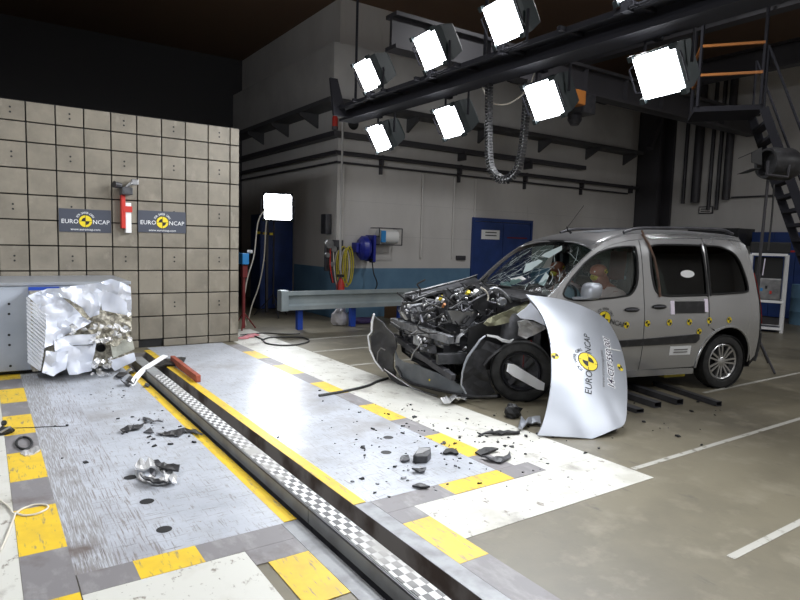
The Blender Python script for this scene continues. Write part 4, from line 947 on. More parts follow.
for s_ in (-1, 1): tailp('tail_lamp', s_*.86, s_*1.0, .75, 1.35, 'red', car, .012)
for s_ in (-1, 1): MB().box((0, 0, 0), (.001, .001, .001))
tailp('number_plate', -.28, .28, .70, .80, 'white_plastic', tg, .012)
# corner of the rear bumper seen from the side
cpanel('bumper_corner', [(3.10, .22), (3.22, .22), (3.30, .30), (3.30, .36), (3.18, .30)], 'black_plastic', (), 1, -.01, .03, .1)
# underbody
MB().prism([C(u, .74, w) for u, w in ((.3, .22), (2.3, .22), (2.45, .35), (3.2, .33), (3.2, .42), (.3, .36))], CL*-1.48).build('underbody', 'black', car)
MB().prism([C(2.36, .6, .16), C(2.8, .6, .16), C(2.8, .6, .30), C(2.36, .6, .30)], CL*-1.0).build('fuel_tank', 'engine_dark', car)
MB().prism([C(2.0, .70, .13), C(2.3, .70, .13), C(2.3, .70, .22), C(2.0, .70, .22)], CL*-.25).build('yellow_ballast', 'yellow_hose', car)

def wheel(c, ax, r, wdt, rimr, flat=False, spokes=True):
    ax = Vector(ax).normalized(); c = Vector(c)
    h = wdt/2
    ty = MB().lathe(c, ax, [(rimr, -h*.9), (r*.86, -h), (r*.97, -h*.86), (r, -h*.6), (r, h*.6), (r*.97, h*.86), (r*.86, h), (rimr+.015, h*.94), (rimr, h*.7), (rimr, -h*.9)], 40).build('tyre', 'rubber', car, smooth=True)
    tr_ = MB()
    for k in range(4): tr_.lathe(c, ax, [(r-.001, -h*.5+k*h*.33-.004), (r+.004, -h*.5+k*h*.33-.001), (r+.004, -h*.5+k*h*.33+.05), (r-.001, -h*.5+k*h*.33+.053)], 40)
    tr_.build('tread_rib', 'rubber', ty)
    if spokes:
        MB().lathe(c, ax, [(rimr, h*.72), (rimr-.012, h*.8), (rimr-.025, h*.7), (rimr-.03, 0), (rimr, 0)], 40).build('rim', 'alloy', ty, smooth=True)
        MB().lathe(c, ax, [(0, h*.05), (rimr-.02, h*.05), (rimr-.02, -h*.2), (0, -h*.2)], 30).build('brake_disc', 'black', ty)
        x, y, z = frame(ax)
        for k in range(7):
            for dlt in (-.16, .16):
                a = k*2*math.pi/7; d = x*math.cos(a)+y*math.sin(a); d2 = x*math.cos(a+dlt)+y*math.sin(a+dlt)
                MB().bar(c+z*h*.55+(x*math.cos(a+dlt*1.6)+y*math.sin(a+dlt*1.6))*.045, c+z*h*.68+d2*(rimr-.012), .02, .016, z).build('spoke', 'alloy', ty)
        MB().lathe(c, ax, [(0, h*.78), (.035, h*.76), (.058, h*.6), (.058, h*.2), (0, h*.2)], 18).build('hub_cap', 'alloy', ty, smooth=True)
    return ty
wheel(C(2.71, .765, .314), CL, .314, .20, .215)
wheel(C(2.71, -.765, .314), -CL, .314, .20, .215)
wheel(C(.0, -.745, .31), -CL, .31, .20, .21)
# left front wheel, pushed back and steered, rim smashed
fax = (CL*.86-CE*.50).normalized()
fwc = C(.07, .745, .312)
fw_ = wheel(fwc, fax, .312, .21, .205, spokes=False)
MB().lathe(fwc, fax, [(.205, .06), (.19, .085), (.178, .06), (.175, -.05), (.205, -.05)], 36).build('rim', 'steel_dark', fw_, smooth=True)
MB().lathe(fwc, fax, [(0, .0), (.175, -.0), (.175, -.03), (0, -.03)], 28).build('brake_disc', 'engine_dark', fw_)
MB().lathe(fwc, fax, [(0, .07), (.045, .06), (.05, .02), (.05, -.02), (0, -.02)], 16).build('hub', 'engine_dark', fw_)
fx_, fy_, fz_ = frame(fax)
for k, (a, m) in enumerate(((2.6, 'steel_dark'), (4.0, 'steel_dark'), (.9, 'engine_dark'))):
    d = fx_*math.cos(a)+fy_*math.sin(a); MB().bar(fwc+fz_*.04+d*.05, fwc+fz_*.05+d*.185, .05, .018, fz_).build('broken_spoke', m, fw_)
a = carv(512, 369, .92); b = carv(540, 386.5, .92); n_ = (b-a).normalized(); pv = n_.cross(-fwd).normalized()
MB().prism([p+CL*(-.35*(p-(a+b)/2).z+.02) for p in (a+pv*.045-n_*.02, a-pv*.03-n_*.035, a-pv*.055+n_*.02, b-pv*.05+n_*.0, b+pv*.02+n_*.02, b+pv*.045-n_*.05, a+pv*.055+n_*.06)], CL*-.03).build('broken_wheel_trim', 'white_bright', fw_)
for q in ((512, 371), (517, 377)): pass

# interior
MB().prism([C(.25, .7, .36), C(3.1, .7, .36), C(3.1, .7, .40), C(.25, .7, .40)], CL*-1.4).build('cabin_floor', 'black', car)
MB().prism([C(.18, .76, .36), C(.26, .76, .36), C(.30, .76, 1.08), C(.22, .76, 1.10)], CL*-1.52).build('bulkhead', 'engine_dark', car)
dash = MB().prism([C(.28, .74, .75), C(.62, .74, .72), (C(.70, .74, .92)), C(.62, .74, 1.02), C(.45, .74, 1.06), C(.26, .74, 1.05)], CL*-1.48).build('dashboard', 'black_plastic', car, bevel=.02)
def seat(v, u0=1.12, m='seat'):
    s0 = MB().prism([C(u0, v+.25, .50), C(u0+.5, v+.25, .46), C(u0+.52, v+.25, .60), C(u0+.02, v+.25, .64)], CL*-.50).build('seat_cushion', m, car, bevel=.03)
    sb = MB().prism([C(u0+.40, v+.24, .56), C(u0+.56, v+.24, .54), C(u0+.70, v+.22, 1.20), C(u0+.58, v+.22, 1.24), C(u0+.46, v+.24, .9)], CL*-.46).build('seat_back', m, car, bevel=.03)
    MB().prism([C(u0+.56, v+.14, 1.27), C(u0+.67, v+.14, 1.26), C(u0+.69, v+.13, 1.44), C(u0+.60, v+.13, 1.46)], CL*-.27).build('headrest', m, sb, bevel=.03)
    MB().tube([C(u0+.63, v+.06, 1.2), C(u0+.63, v+.06, 1.3)], .008, 6).tube([C(u0+.63, v-.06, 1.2), C(u0+.63, v-.06, 1.3)], .008, 6).build('headrest_post', 'steel', sb)
    return sb
seat(.40); seat(-.40); seat(.45, 2.0); seat(0, 2.0); seat(-.45, 2.0)
MB().prism([C(1.70, .56, .95), C(1.74, .56, .95), C(1.80, .50, 1.34), C(1.76, .50, 1.34)], CL*-.30).build('seat_side_airbag', 'seat_blue', car, bevel=.01)
MB().prism([C(1.88, .1, 1.2), C(1.98, .1, 1.2), C(2.0, .1, 1.56), C(1.9, .1, 1.56)], CL*-.35).build('red_instrument_box', 'red_cloth', car, bevel=.02)
MB().prism([C(1.46, .70, .55), C(1.56, .70, .55), C(1.54, .67, 1.62), C(1.44, .67, 1.62)], CL*-.07).build('door_pillar', 'seat', car)
MB().prism([C(1.46, -.70, .55), C(1.56, -.70, .55), C(1.54, -.67, 1.62), C(1.44, -.67, 1.62)], CL*.07).build('door_pillar', 'seat', car)
MB().tube([C(.80, .40+.18*math.cos(t), 1.0+.17*math.sin(t)) - CE*(-.06*math.sin(t)) for t in [2*math.pi*k/24 for k in range(24)]], .014, 8, True).build('steering_wheel', 'black', car, smooth=True)
b_ = MB(); lump(b_, (0, 0, 3), .2, (.55, 1.0, .75), 5, .35)
for v in b_.v: v -= Vector((0, 0, 3))
for i, v in enumerate(b_.v): b_.v[i] = C(.86, .36, 1.0)+CE*v.x+CL*v.y+Vector((0, 0, v.z))
b_.build('deflated_airbag', 'seat_blue', car, smooth=True)
# windscreen, crazed and sagging, with hanging shards
def scr(s_, t):     # s_ -1..1 across, t 0..1 up
    ub = .24+.10*s_*s_; wb = 1.12-.05*s_*s_; ut = .93-.02*s_*s_+.05*abs(s_); wt_ = 1.655-.045*s_*s_
    vb = .75; vt = .70
    sag = -.09*math.exp(-((s_-.25)**2)/.25-((t-.4)**2)/.12)
    p = C(ub+(ut-ub)*t, s_*(vb+(vt-vb)*t), wb+(wt_-wb)*t)
    return p+CE*(-sag*.7)+Vector((0, 0, sag*.6))
n1_, n2_ = 24, 16; crz = MB(); ro = random.Random(3)
grid_ = {(i, j): scr(-1+2*i/n1_, j/n2_)+Vector((0, 0, ro.uniform(-.012, .012)))*(1 if 0 < i < n1_ and 0 < j < n2_ else 0) for i in range(n1_+1) for j in range(n2_+1)}
for i in range(n1_):
    for j in range(n2_):
        s_, t_ = -1+2*(i+.5)/n1_, (j+.5)/n2_
        if ((s_-.45)/.32)**2+((t_-.55)/.30)**2 < 1: continue
        crz.add([grid_[i, j], grid_[i+1, j], grid_[i+1, j+1], grid_[i, j+1]], [(0, 1, 2), (0, 2, 3)] if (i+j) % 2 else [(0, 1, 3), (1, 2, 3)])
ws_ = crz.build('windscreen', 'glass_crazed', car)
cr = MB()
for k in range(40):
    s_, t_ = ro.uniform(-.9, .9), ro.uniform(.05, .9); a = ro.uniform(0, 6.3); p = scr(s_, t_)
    pts = [p]
    for q in range(4):
        s_ += .10*math.cos(a); t_ += .09*math.sin(a); a += ro.uniform(-.5, .5)
        if abs(s_) > .97 or not 0 < t_ < 1: break
        pts.append(scr(s_, t_))
    if len(pts) > 1: cr.tube([q+Vector((0, 0, .003)) for q in pts], .0022, 3)
cr.build('crack_line', 'shards', ws_)
for k, pl in enumerate([[(545, 253), (562, 245.5), (562, 250), (549, 258), (541, 256)], [(526, 264), (539, 259.5), (543, 261), (531, 270), (523, 273)], [(511, 279), (522, 276), (526, 279), (514, 285), (509, 284)], [(538, 284), (546, 272), (549, 276), (544, 286)], [(500, 283), (508, 281), (512, 287), (503, 288)]]):
    sheet('glass_shard', pl, lambda x, y: onplane(x, y, scr(.2, .45)-CE*.05, Vector((-.9, -.2, .55)).normalized()), 'shards' if k != 2 else 'paper', ws_, .004, 4, 4, .012, k)
pts = [scr(-1+2*k/20, 1)+Vector((0, 0, .012)) for k in range(21)]; MB().tube(pts, .014, 6).build('screen_top_seal', 'black', car, smooth=True)
pts = [scr(-1+2*k/20, 0)+Vector((0, 0, .0)) for k in range(21)]; MB().tube(pts, .024, 6).build('cowl_seal', 'black', car, smooth=True)
MB().prism([C(.05, .72, 1.02), C(.25, .74, 1.06), C(.25, -.74, 1.10), C(.05, -.74, 1.08)], (0, 0, .03)).build('cowl_panel', 'black_plastic', car)
MB().tube(cat_open([scr(-.7, .02)-CE*.02, scr(-.2, .03)-CE*.06, scr(.4, .06)-CE*.04], 6), .012, 6).build('wiper_arm', 'black', car)
MB().obox(scr(0, .93)+CE*.08-Vector((0, 0, .06)), (CL, CE, Vector((0, 0, 1))), (.22, .04, .07)).build('inside_mirror', 'black', car, bevel=.01)
# door mirror
mp_ = C(.70, .99, 1.155)
mm = MB().ball((0, 0, 0), 1, 16)
sq = lambda t: math.copysign(abs(t)**.6, t)
mo = [mp_+CE*(sq(v.x)*.085+.02*v.z)+CL*(sq(v.y)*.10)+Vector((0, 0, sq(v.z)*.088)) for v in mm.v]
mir = MB().add(mo, mm.f).build('door_mirror', 'silver_light', car, smooth=True)
MB().prism([C(.56, .86, 1.055), C(.72, .86, 1.055), C(.76, 1.04, 1.075), C(.62, 1.04, 1.075)], (0, 0, .03)).build('mirror_arm', 'silver_light', mir, bevel=.008)
# markers and stickers on the side
def onside(u, w, h, du=.003): return C(u, vprof(u, w)+du+h, w)
def target(px, py, r=.036):
    p = carv(px, py, .885); u = (p-CO).dot(CE); w = p.z
    fn = lambda a, b, h: onside(u+a, w+b, h)
    o = decal('target_marker', [(*disc2d(r, 20), (0, 0), 0)], fn, 'yellow', car, .001)
    decal('marker_quarters', [(*disc2d(r*.85, 8, a0=math.pi/2, a1=math.pi), (0, 0), 0), (*disc2d(r*.85, 8, a0=-math.pi/2, a1=0), (0, 0), 0)], fn, 'black', o, .002)
for q in ((626, 325), (647, 323.4), (669, 322.4), (689, 322), (709, 320.4), (729, 320), (698.6, 331.4)): target(*q)
pq = carv(604, 318.5, .885); lu, lw = (pq-CO).dot(CE), pq.z
logo(lambda a, b, h: onside(lu+a*.966+b*.259, lw-a*.259+b*.966, h), .075, car, 'black', url=False)
def sidebox(name, px0, px1, m, t=.006, par=None):
    a = carv(*px0, .885); b = carv(*px1, .885); ua, ub = (a-CO).dot(CE), (b-CO).dot(CE)
    wa, wb = max(a.z, b.z), min(a.z, b.z)
    V = [(ua, wb), (ub, wb), (ub, wa), (ua, wa)]
    return cpanel(name, V, m, (), 1, t, t, .3, .2, parent=par or car, smooth=False)
bpl = sidebox('black_plate', (674.5, 301.5), (705.5, 313), 'black_plastic', .008)
sidebox('reflective_strip', (671.6, 301), (674.2, 314.3), 'lilac', .010, bpl); sidebox('reflective_strip', (705.5, 299), (707.8, 312), 'lilac', .010, bpl)
lb = sidebox('white_label', (670.5, 346.5), (690.5, 354.5), 'white_plastic', .004)
u0 = (carv(680.5, 350.5, .885)-CO).dot(CE); w0 = carv(680.5, 350.5, .885).z
decal('label_print', [([(-.10, -.006+dz), (.10, -.006+dz), (.10, .006+dz), (-.10, .006+dz)], [(0, 1, 2, 3)], (0, 0), 0) for dz in (-.018, .012)], lambda a, b, h: onside(u0+a, w0+b, h+.004), 'steel', lb, .002)
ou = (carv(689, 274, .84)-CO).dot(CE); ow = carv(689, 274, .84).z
V, F = disc2d(1, 28); MB().add([C(ou+.10*a, vprof(ou, ow+.042*b)+.0, ow+.042*b) for a, b in V], F).build('oval_reflection', 'white_plastic', car)  # lamp reflection on the window, painted as a flat white oval
tp = [C(u, vprof(u, w)+.014, w) for u, w in ((1.57, 1.76), (1.60, 1.66), (1.65, 1.5), (1.675, 1.34), (1.69, 1.2), (1.70, 1.08))]
MB().tube(tp, .013, 6).build('red_tape_strip', 'rust', car)
MB().tube([C(1.575, .66, 1.80), C(1.575, .70, 1.745)], .012, 6).build('tape_knot', 'rust', car)

# ------------------------------------------------------------------ crushed front end
ZV = Vector((0, 0, 1))
FEN = [(-.66, .97), (-.4, 1.03), (-.1, 1.10), (.15, 1.16), (.32, 1.21), (.34, .9), (.34, .40)]+[(.0+.37*math.cos(R(a)), .31+.37*math.sin(R(a))) for a in range(12, 170, 14)]+[(-.50, .42), (-.66, .56), (-.72, .75)]
V, F = tri2d(FEN, (), .1, .06)
def fen(u, w, d=0.): return C(u, -(.83-d+.03*mnoise.noise(Vector((u*4, w*4, 2)))), w)
shell(MB(), V, F, lambda u, w: fen(u, w), lambda u, w: fen(u, w, .012)).build('right_wing', 'silver_paint', car, smooth=True)
V2, F2 = tri2d([(u*.98, w-.012) for u, w in FEN], (), .12, .08)
shell(MB(), V2, F2, lambda u, w: fen(u, w, .02), lambda u, w: fen(u, w, .03)).build('wing_lining', 'black', car)
MB().tube([fen(u, w)+CL*.02 for u, w in FEN[:5]], .008, 6).build('wing_flange', 'steel', car)
MB().prism([C(-.62, -.80, .93), C(.28, -.80, 1.16), C(.28, -.66, 1.12), C(-.6, -.68, .9)], (0, 0, .02)).build('inner_wing_top', 'engine_dark', car)
for sgn in (1, -1):
    MB().prism([C(-.45, sgn*.52, .28), C(.34, sgn*.52, .30), C(.34, sgn*.55, .98), C(.1, sgn*.56, .95), C(-.45, sgn*.53, .74)], CL*sgn*.02).build('inner_wing', 'black', car)
    MB().lathe(C(.06, sgn*.58, .60), (0, 0, 1), [(.15, 0), (.14, .22), (.11, .29), (.05, .31), (0, .31)], 18).build('strut_tower', 'engine_dark', car, smooth=True)
# crash beams
def beam(a, b, w, h, m, name='crash_beam', ribs=0):
    o = MB().bar(a, b, w, h).build(name, m, car, bevel=.006)
    for k in range(ribs):
        p = Vector(a).lerp(Vector(b), (k+.5)/ribs); x, y, z = frame(Vector(b)-Vector(a))
        MB().obox(p+y*h*.5, (x, y, z), (w*1.02, .012, .02)).build('beam_rib', 'steel', o)
    return o
beam(C(-.81, -.80, .635), C(-.70, .66, .635), .07, .08, 'cast', 'radiator_support_beam', 9)
beam(C(-.82, -.72, .47), C(-.66, .66, .25), .06, .065, 'steel_dark', 'lower_crash_beam', 5)
beam(C(-.78, -.70, .56), C(-.62, .30, .50), .02, .03, 'steel', 'support_strip')
beam(C(-.74, .42, .40), C(.2, .50, .42), .08, .11, 'engine_dark', 'chassis_leg')
beam(C(-.74, -.5, .42), C(.2, -.5, .44), .08, .11, 'engine_dark', 'chassis_leg')
MB().prism([C(-.70, -.62, .28), C(-.66, -.62, .28), C(-.66, -.62, .85), C(-.70, -.62, .85)], CL*.78).build('radiator', 'engine_dark', car)
for k in range(12): MB().bar(C(-.71, -.6, .32+k*.042), C(-.705, .14, .32+k*.042), .006, .012).build('radiator_fin', 'steel_dark', car)
# engine
eng = MB().prism([C(-.55, .12, .30), C(.02, .12, .30), C(.05, .12, .78), C(-.12, .12, .86), C(-.52, .12, .80)], CL*-.55).build('engine_block', 'engine_dark', car, bevel=.02)
def bayp(x, y, v=.30): return carv(x, y, v)
RIB = [(447, 311), (462, 309.5), (478, 310.5), (476, 318), (468, 326), (456, 324.5), (447, 322)]
cov = sheet('ribbed_engine_cover', RIB, lambda x, y: bayp(x, y, .28), 'cast', car, .05, 6, 5, .01, 1, CL)
for k in range(7):
    a = bayp(448+k*.8, 311.5+k*1.9, .31); b = bayp(474-k*1.6, 312.5+k*1.9, .31); MB().bar(a, b, .014, .02).build('cover_rib', 'alloy', cov)
RB2 = [(437, 337.5), (446, 340), (451, 343), (444, 346), (437, 344)]
c2 = sheet('alternator', RB2, lambda x, y: bayp(x, y, .25), 'cast', car, .08, 5, 4, .005, 4, CL)
for k in range(4): MB().bar(bayp(438+k, 338.5+k*1.9, .265), bayp(449, 340.5+k*1.5, .265), .012, .014).build('alternator_fin', 'alloy', c2)
for k, (pl, v, m, nm, th) in enumerate([
    ([(413, 306), (424, 304), (426, 320), (415, 322)], -.15, 'cast', 'coolant_bottle', .12),
    ([(405, 303), (412, 302), (413, 318), (404, 319)], -.35, 'engine_dark', 'relay_box', .12),
    ([(427, 301), (436, 300), (438, 313), (428, 316)], -.05, 'engine_dark', 'battery_case', .16),
    ([(437, 303), (446, 300), (448, 311), (440, 318)], .10, 'black_plastic', 'air_filter_box', .14),
    ([(446, 290), (455, 288), (456, 297), (447, 298)], -.1, 'engine_dark', 'fuse_box', .1),
    ([(457, 291), (468, 288), (471, 297), (460, 300)], .0, 'cast', 'intake_manifold', .12),
    ([(416, 337), (424, 339), (424, 347), (416, 345)], .2, 'cast', 'pump_housing', .08),
    ([(424, 345), (436, 346), (437, 354), (425, 352)], .3, 'engine_dark', 'gearbox', .1),
    ([(478, 296), (487, 291), (489, 310), (483, 316), (477, 310)], .34, 'black_plastic', 'brake_servo', .1)]):
    sheet(nm, pl, lambda x, y, v=v: bayp(x, y, v), m, car, th, 6, 5, .015, 30+k, CL)
# olive inner metal, torn silver wing and headlamp on the near side
def c6(x, y): return (450+x/6.667, 270+y/6.667)
def c7(x, y): return (450+x/6.667, 340+y/6.667)
sheet('torn_inner_wing', [c6(*q) for q in [(222,358),(260,325),(340,290),(430,250),(495,225),(520,205),(530,225),(480,275),(445,320),(400,348),(300,372),(250,375)]], lambda x, y: carv(x, y, .66), 'olive_metal', car, .012, 5, 4, .03, 2, CL)
sheet('torn_wing_panel', [c6(*q) for q in [(540,218),(592,238),(615,290),(632,340),(634,372),(560,335),(470,322),(448,298),(500,258)]], lambda x, y: carv(x, y, .80), 'alu_skin', car, .008, 5, 4, .02, 3, CL, smooth=True)
sheet('smashed_headlamp', [c6(*q) for q in [(462,345),(500,330),(560,345),(632,375),(640,392),(600,410),(560,432),(500,458),(465,440),(472,385)]], lambda x, y: carv(x, y, .76), 'headlamp', car, .05, 5, 4, .03, 5, CL)
sheet('twisted_bracket', [c6(*q) for q in [(35,490),(45,450),(75,420),(120,390),(150,350),(165,345),(150,395),(100,425),(65,450),(60,485)]], lambda x, y: carv(x, y, .52), 'cast', car, .012, 5, 4, .03, 6, CL)
sheet('torn_strip', [c6(*q) for q in [(250,430),(320,440),(345,455),(400,470),(430,460),(405,490),(350,480),(310,455),(255,445)]], lambda x, y: carv(x, y, .74), 'white_plastic', car, .01, 4, 4, .02, 7, CL)
# black liner behind the near end of the bumper, with its pale broken rim
sheet('bumper_corner_liner', [c7(*q) for q in [(205,-8),(290,20),(350,40),(290,95),(232,165),(255,250),(300,350),(250,380),(110,362),(75,300),(80,220),(105,130),(160,50)]], lambda x, y: carv(x, y, .70), 'black_plastic', car, .01, 8, 6, .03, 8, CL)
MB().tube([carv(*c7(*q), .715) for q in [(235,-28),(200,0),(165,50),(120,110),(98,160),(82,220),(75,300),(108,358)]], [.008, .012, .013, .014, .012, .010, .009, .008], 6).build('broken_bumper_edge', 'silver_light', car)
MB().tube(cat_open([carv(*c7(*q), .70) for q in [(225, 170), (265, 120), (330, 70), (420, 35), (520, 15), (600, 30)]], 5), .018, 6).build('arch_liner', 'black_plastic', car)
# fallen bumper cover
bd = (CE*.55+CL*1.35).normalized(); bn = bd.cross(ZV).normalized(); bn = bn if bn.dot(-fwd) > 0 else -bn
def bpl_(x, y, off=0.): p = onplane(x, y, C(-1.05, -.7, 0)+bn*off, bn); return Vector((p.x, p.y, max(p.z, .006)))
WING = [(374, 314), (378, 318), (385, 327), (392, 333), (396, 338), (395.5, 350), (393, 362), (396, 373), (391, 377), (383, 371), (375, 361), (370, 350), (368, 337), (371.5, 333), (372, 322)]
bw = sheet('fallen_bumper', WING, lambda x, y: bpl_(x, y), 'black_plastic', car, .012, 6, 4, .07, 11, bn, True, .05)
MB().tube([bpl_(*q, .03) for q in [(374, 314), (372, 322), (371.5, 332), (368, 336), (370, 350), (375, 361), (383, 371)]], [.012, .016, .012, .012, .011, .010, .008], 6).build('broken_rim', 'white_plastic', bw)
MB().tube([bpl_(*q, .05) for q in [(377, 362), (378, 352), (381, 348), (385, 350)]], .007, 5).build('fog_lamp_ring', 'steel', bw)
LIP = [(396, 350), (399, 358), (404, 361), (420, 365), (432, 371), (448, 379), (464, 388), (464, 395), (446, 391), (427, 387), (412, 383), (402, 377), (396, 366)]
mat('valance', (.10, .11, .12), .35, 0, (.18, .19, .20), 4)
lp = sheet('bumper_valance', LIP, lambda x, y: bpl_(x, y, .02), 'valance', car, .012, 6, 4, .05, 12, bn, True, .05)
MB().tube([bpl_(*q, .05) for q in [(396, 366), (402, 377.5), (412, 383.5), (427, 387.5), (446, 391.5), (464, 395.5), (478, 397), (497, 396)]], .014, 6).build('valance_edge', 'black_plastic', lp)
V, F = disc2d(.012, 10); pm = bpl_(429.5, 380, .10); MB().add([pm+bd*a+ZV*b for a, b in V], F).build('yellow_dot', 'yellow', lp)
sp_ = [(384, 369), (395, 377), (410, 387), (425, 395), (438, 401.5), (434, 403), (420, 397), (405, 389.5), (391, 380)]
sheet('lower_spoiler', sp_, lambda x, y: bpl_(x, y, .10), 'black_plastic', car, .012, 5, 4, .02, 13, bn)
MB().tube([bpl_(*q, .12) for q in [(384, 369), (395, 376.8), (410, 386.8), (425, 394.8), (437, 401)]], .007, 5).build('spoiler_edge', 'steel', car)
sheet('torn_undertray', [(462, 393), (480, 396), (500, 394), (503, 400), (480, 401), (464, 398)], lambda x, y: carv(x, y, .62), 'black_plastic', car, .01, 5, 4, .02, 14, CL)
sheet('bay_shield', [(398, 318), (430, 318), (470, 330), (474, 350), (468, 386), (440, 376), (418, 364), (402, 352)], lambda x, y: carv(x, y, -.62), 'black', car, .01, 8, 6, .02, 15, CL)
for k in range(9):
    a = carv(402+k*6, 330+k*3.2, -.55); b = carv(410+k*6, 352+k*3.0, -.5); MB().bar(a, b, .02, .02).build('grille_bar', 'engine_dark' if k % 2 else 'steel_dark', car)
for k in range(5):
    a = carv(402+k*3, 346+k*4.5, -.4); b = carv(440+k*5, 360+k*5.5, -.1); MB().bar(a, b, .012, .022).build('grille_slat', 'black_plastic', car)
# dense clutter: hoses, brackets, connectors
rr_ = random.Random(21)
def cl_pt(): 
    x = rr_.uniform(402, 500); lo = 296-(x-402)*.16; hi = 350+(x-402)*.22 if x < 460 else 340
    y = rr_.uniform(lo, hi)
    if x < 458 and abs(y-(321+(x-396)*.27)) < 7: y -= 15
    return x, y, rr_.uniform(.0, .46)
for k in range(60):
    x, y, v = cl_pt(); p = bayp(x, y, v); ax = frame(Vector((rr_.uniform(-1, 1), rr_.uniform(-1, 1), rr_.uniform(-1, 1))))
    m = rr_.choice(['engine_dark', 'steel_dark', 'cast', 'black_plastic', 'steel', 'engine_dark', 'black_plastic', 'black'])
    MB().obox(p, ax, (rr_.uniform(.02, .08), rr_.uniform(.01, .035), rr_.uniform(.03, .12))).build('broken_bracket', m, car, bevel=.004)
for k in range(60):
    x, y, v = cl_pt(); pts = []
    for q in range(4): pts.append(bayp(x, y, v)); x += rr_.uniform(-14, 14); y += rr_.uniform(-9, 9); v = min(.55, max(.0, v+rr_.uniform(-.12, .12)))
    MB().tube(cat_open(pts, 4), rr_.uniform(.004, .013), 6).build('hose', rr_.choice(['cable_black', 'cable_black', 'black_plastic', 'steel_dark', 'steel', 'cable_black']), car, smooth=True)
for k in range(34):
    x, y, v = cl_pt(); MB().ball(bayp(x, y, .5*v+.28), rr_.uniform(.008, .02), 6).build('clip', rr_.choice(['white_plastic', 'foil', 'alloy', 'cast', 'alloy']), car)
for x, y, m, r in ((441, 297.5, 'yellow', .03), (437, 299, 'white_plastic', .02), (468, 292.5, 'yellow', .035), (476, 292, 'white_plastic', .05), (444, 305, 'orange', .025), (443, 300, 'white_plastic', .02), (465, 348, 'white_plastic', .022), (475, 327, 'pink', .02)):
    MB().lathe(bayp(x, y, .36), (CL*.8+ZV*.6), [(0, .02), (r*.6, .02), (r*.65, 0), (r*.55, -.04), (0, -.04)], 12).build('filler_cap', m, car)
MB().tube(cat_open([bayp(*c6(*q), .50) for q in [(265, 130), (300, 120), (345, 140), (390, 185), (410, 215)]], 5), .016, 6).build('strut_brace', 'cast', car, smooth=True)
MB().tube(cat_open([bayp(*c6(*q), .46) for q in [(205, 115), (240, 140), (255, 180), (250, 205)]], 5), .008, 6).build('hose', 'cable_pale', car, smooth=True)
MB().lathe(carv(*c6(345, 215), .48), CL, [(0, .03), (.04, .03), (.055, .01), (.05, -.02), (0, -.02)], 16).build('strut_top', 'cast', car)
for q in ((360, 195), (330, 230), (365, 230), (320, 205)): MB().ball(carv(*c6(*q), .52), .012, 6).build('bolt', 'alloy', car)
# red spring hose in the arch and loose bits
MB().tube([carv(*c7(*q), .80) for q in [(495, 60), (490, 120), (485, 200)]], .006, 5).build('red_sensor_wire', 'red_cloth', car)
MB().tube([carv(*c7(*q), .80) for q in [(540, 0), (560, 90), (580, 170)]], .006, 5).build('red_sensor_wire', 'red_cloth', car)
MB().ball(carv(*c7(497, 60), .80), .012, 6).build('wire_clip', 'cast', car)

# ------------------------------------------------------------------ bonnet leaning against the side
HB0, HB1, HT = Vector((3.84, 3.47, .01)), Vector((4.78, 3.28, .02)), C(.02, .93, 1.10)
hn = (HB1-HB0).cross(HT-HB0).normalized(); hn = hn if hn.dot(-fwd) > 0 else -hn
def hpl(x, y): return onplane(x, y, HB0, hn)
LE = cat_open([(537.5, 436.5), (543, 424), (548, 405), (551, 385), (551.5, 365), (550.5, 345), (546, 326), (538, 310), (526, 296)], 6)
RE = cat_open([(592, 440.5), (612, 432), (624.5, 425), (627, 405), (627, 385), (625, 365), (620, 346), (613, 331), (604, 319), (585, 308.5), (560, 300.5), (526, 296)], 6)
def along(cv, t):
    d = [0]
    for a, b in zip(cv, cv[1:]): d.append(d[-1]+math.hypot(a[0]-b[0], a[1]-b[1]))
    q = t*d[-1]
    for i in range(len(cv)-1):
        if q <= d[i+1]+1e-9: k = (q-d[i])/(d[i+1]-d[i]); return (cv[i][0]+(cv[i+1][0]-cv[i][0])*k, cv[i][1]+(cv[i+1][1]-cv[i][1])*k)
    return cv[-1]
# bonnet outline in its own plane: traced edges give its real size (1.5 m by 1 m)
OUT = LE+RE[::-1][1:]
HX = (HB1-HB0).normalized(); HY = hn.cross(HX).normalized(); HY = HY if HY.z > 0 else -HY
hc2 = [((hpl(*q)-HB0).dot(HX), (hpl(*q)-HB0).dot(HY)) for q in OUT]
hxs = [p[0] for p in hc2]; hys = [p[1] for p in hc2]; hx0, hx1, hy0, hy1 = min(hxs), max(hxs), min(hys), max(hys)
def hsurf(a, b, h=0.):
    s_ = (a-hx0)/(hx1-hx0); t_ = (b-hy0)/(hy1-hy0)
    bulge = .07*(1-(2*t_-1)**2)*1.0 + .17*math.sin(math.pi*min(max(s_, 0), 1))*(1-.55*t_) - .05*max(0, s_-.72)**2*6 + .012*mnoise.noise(Vector((a*3, b*3, 1)))
    return HB0+HX*a+HY*b+hn*(bulge+h)
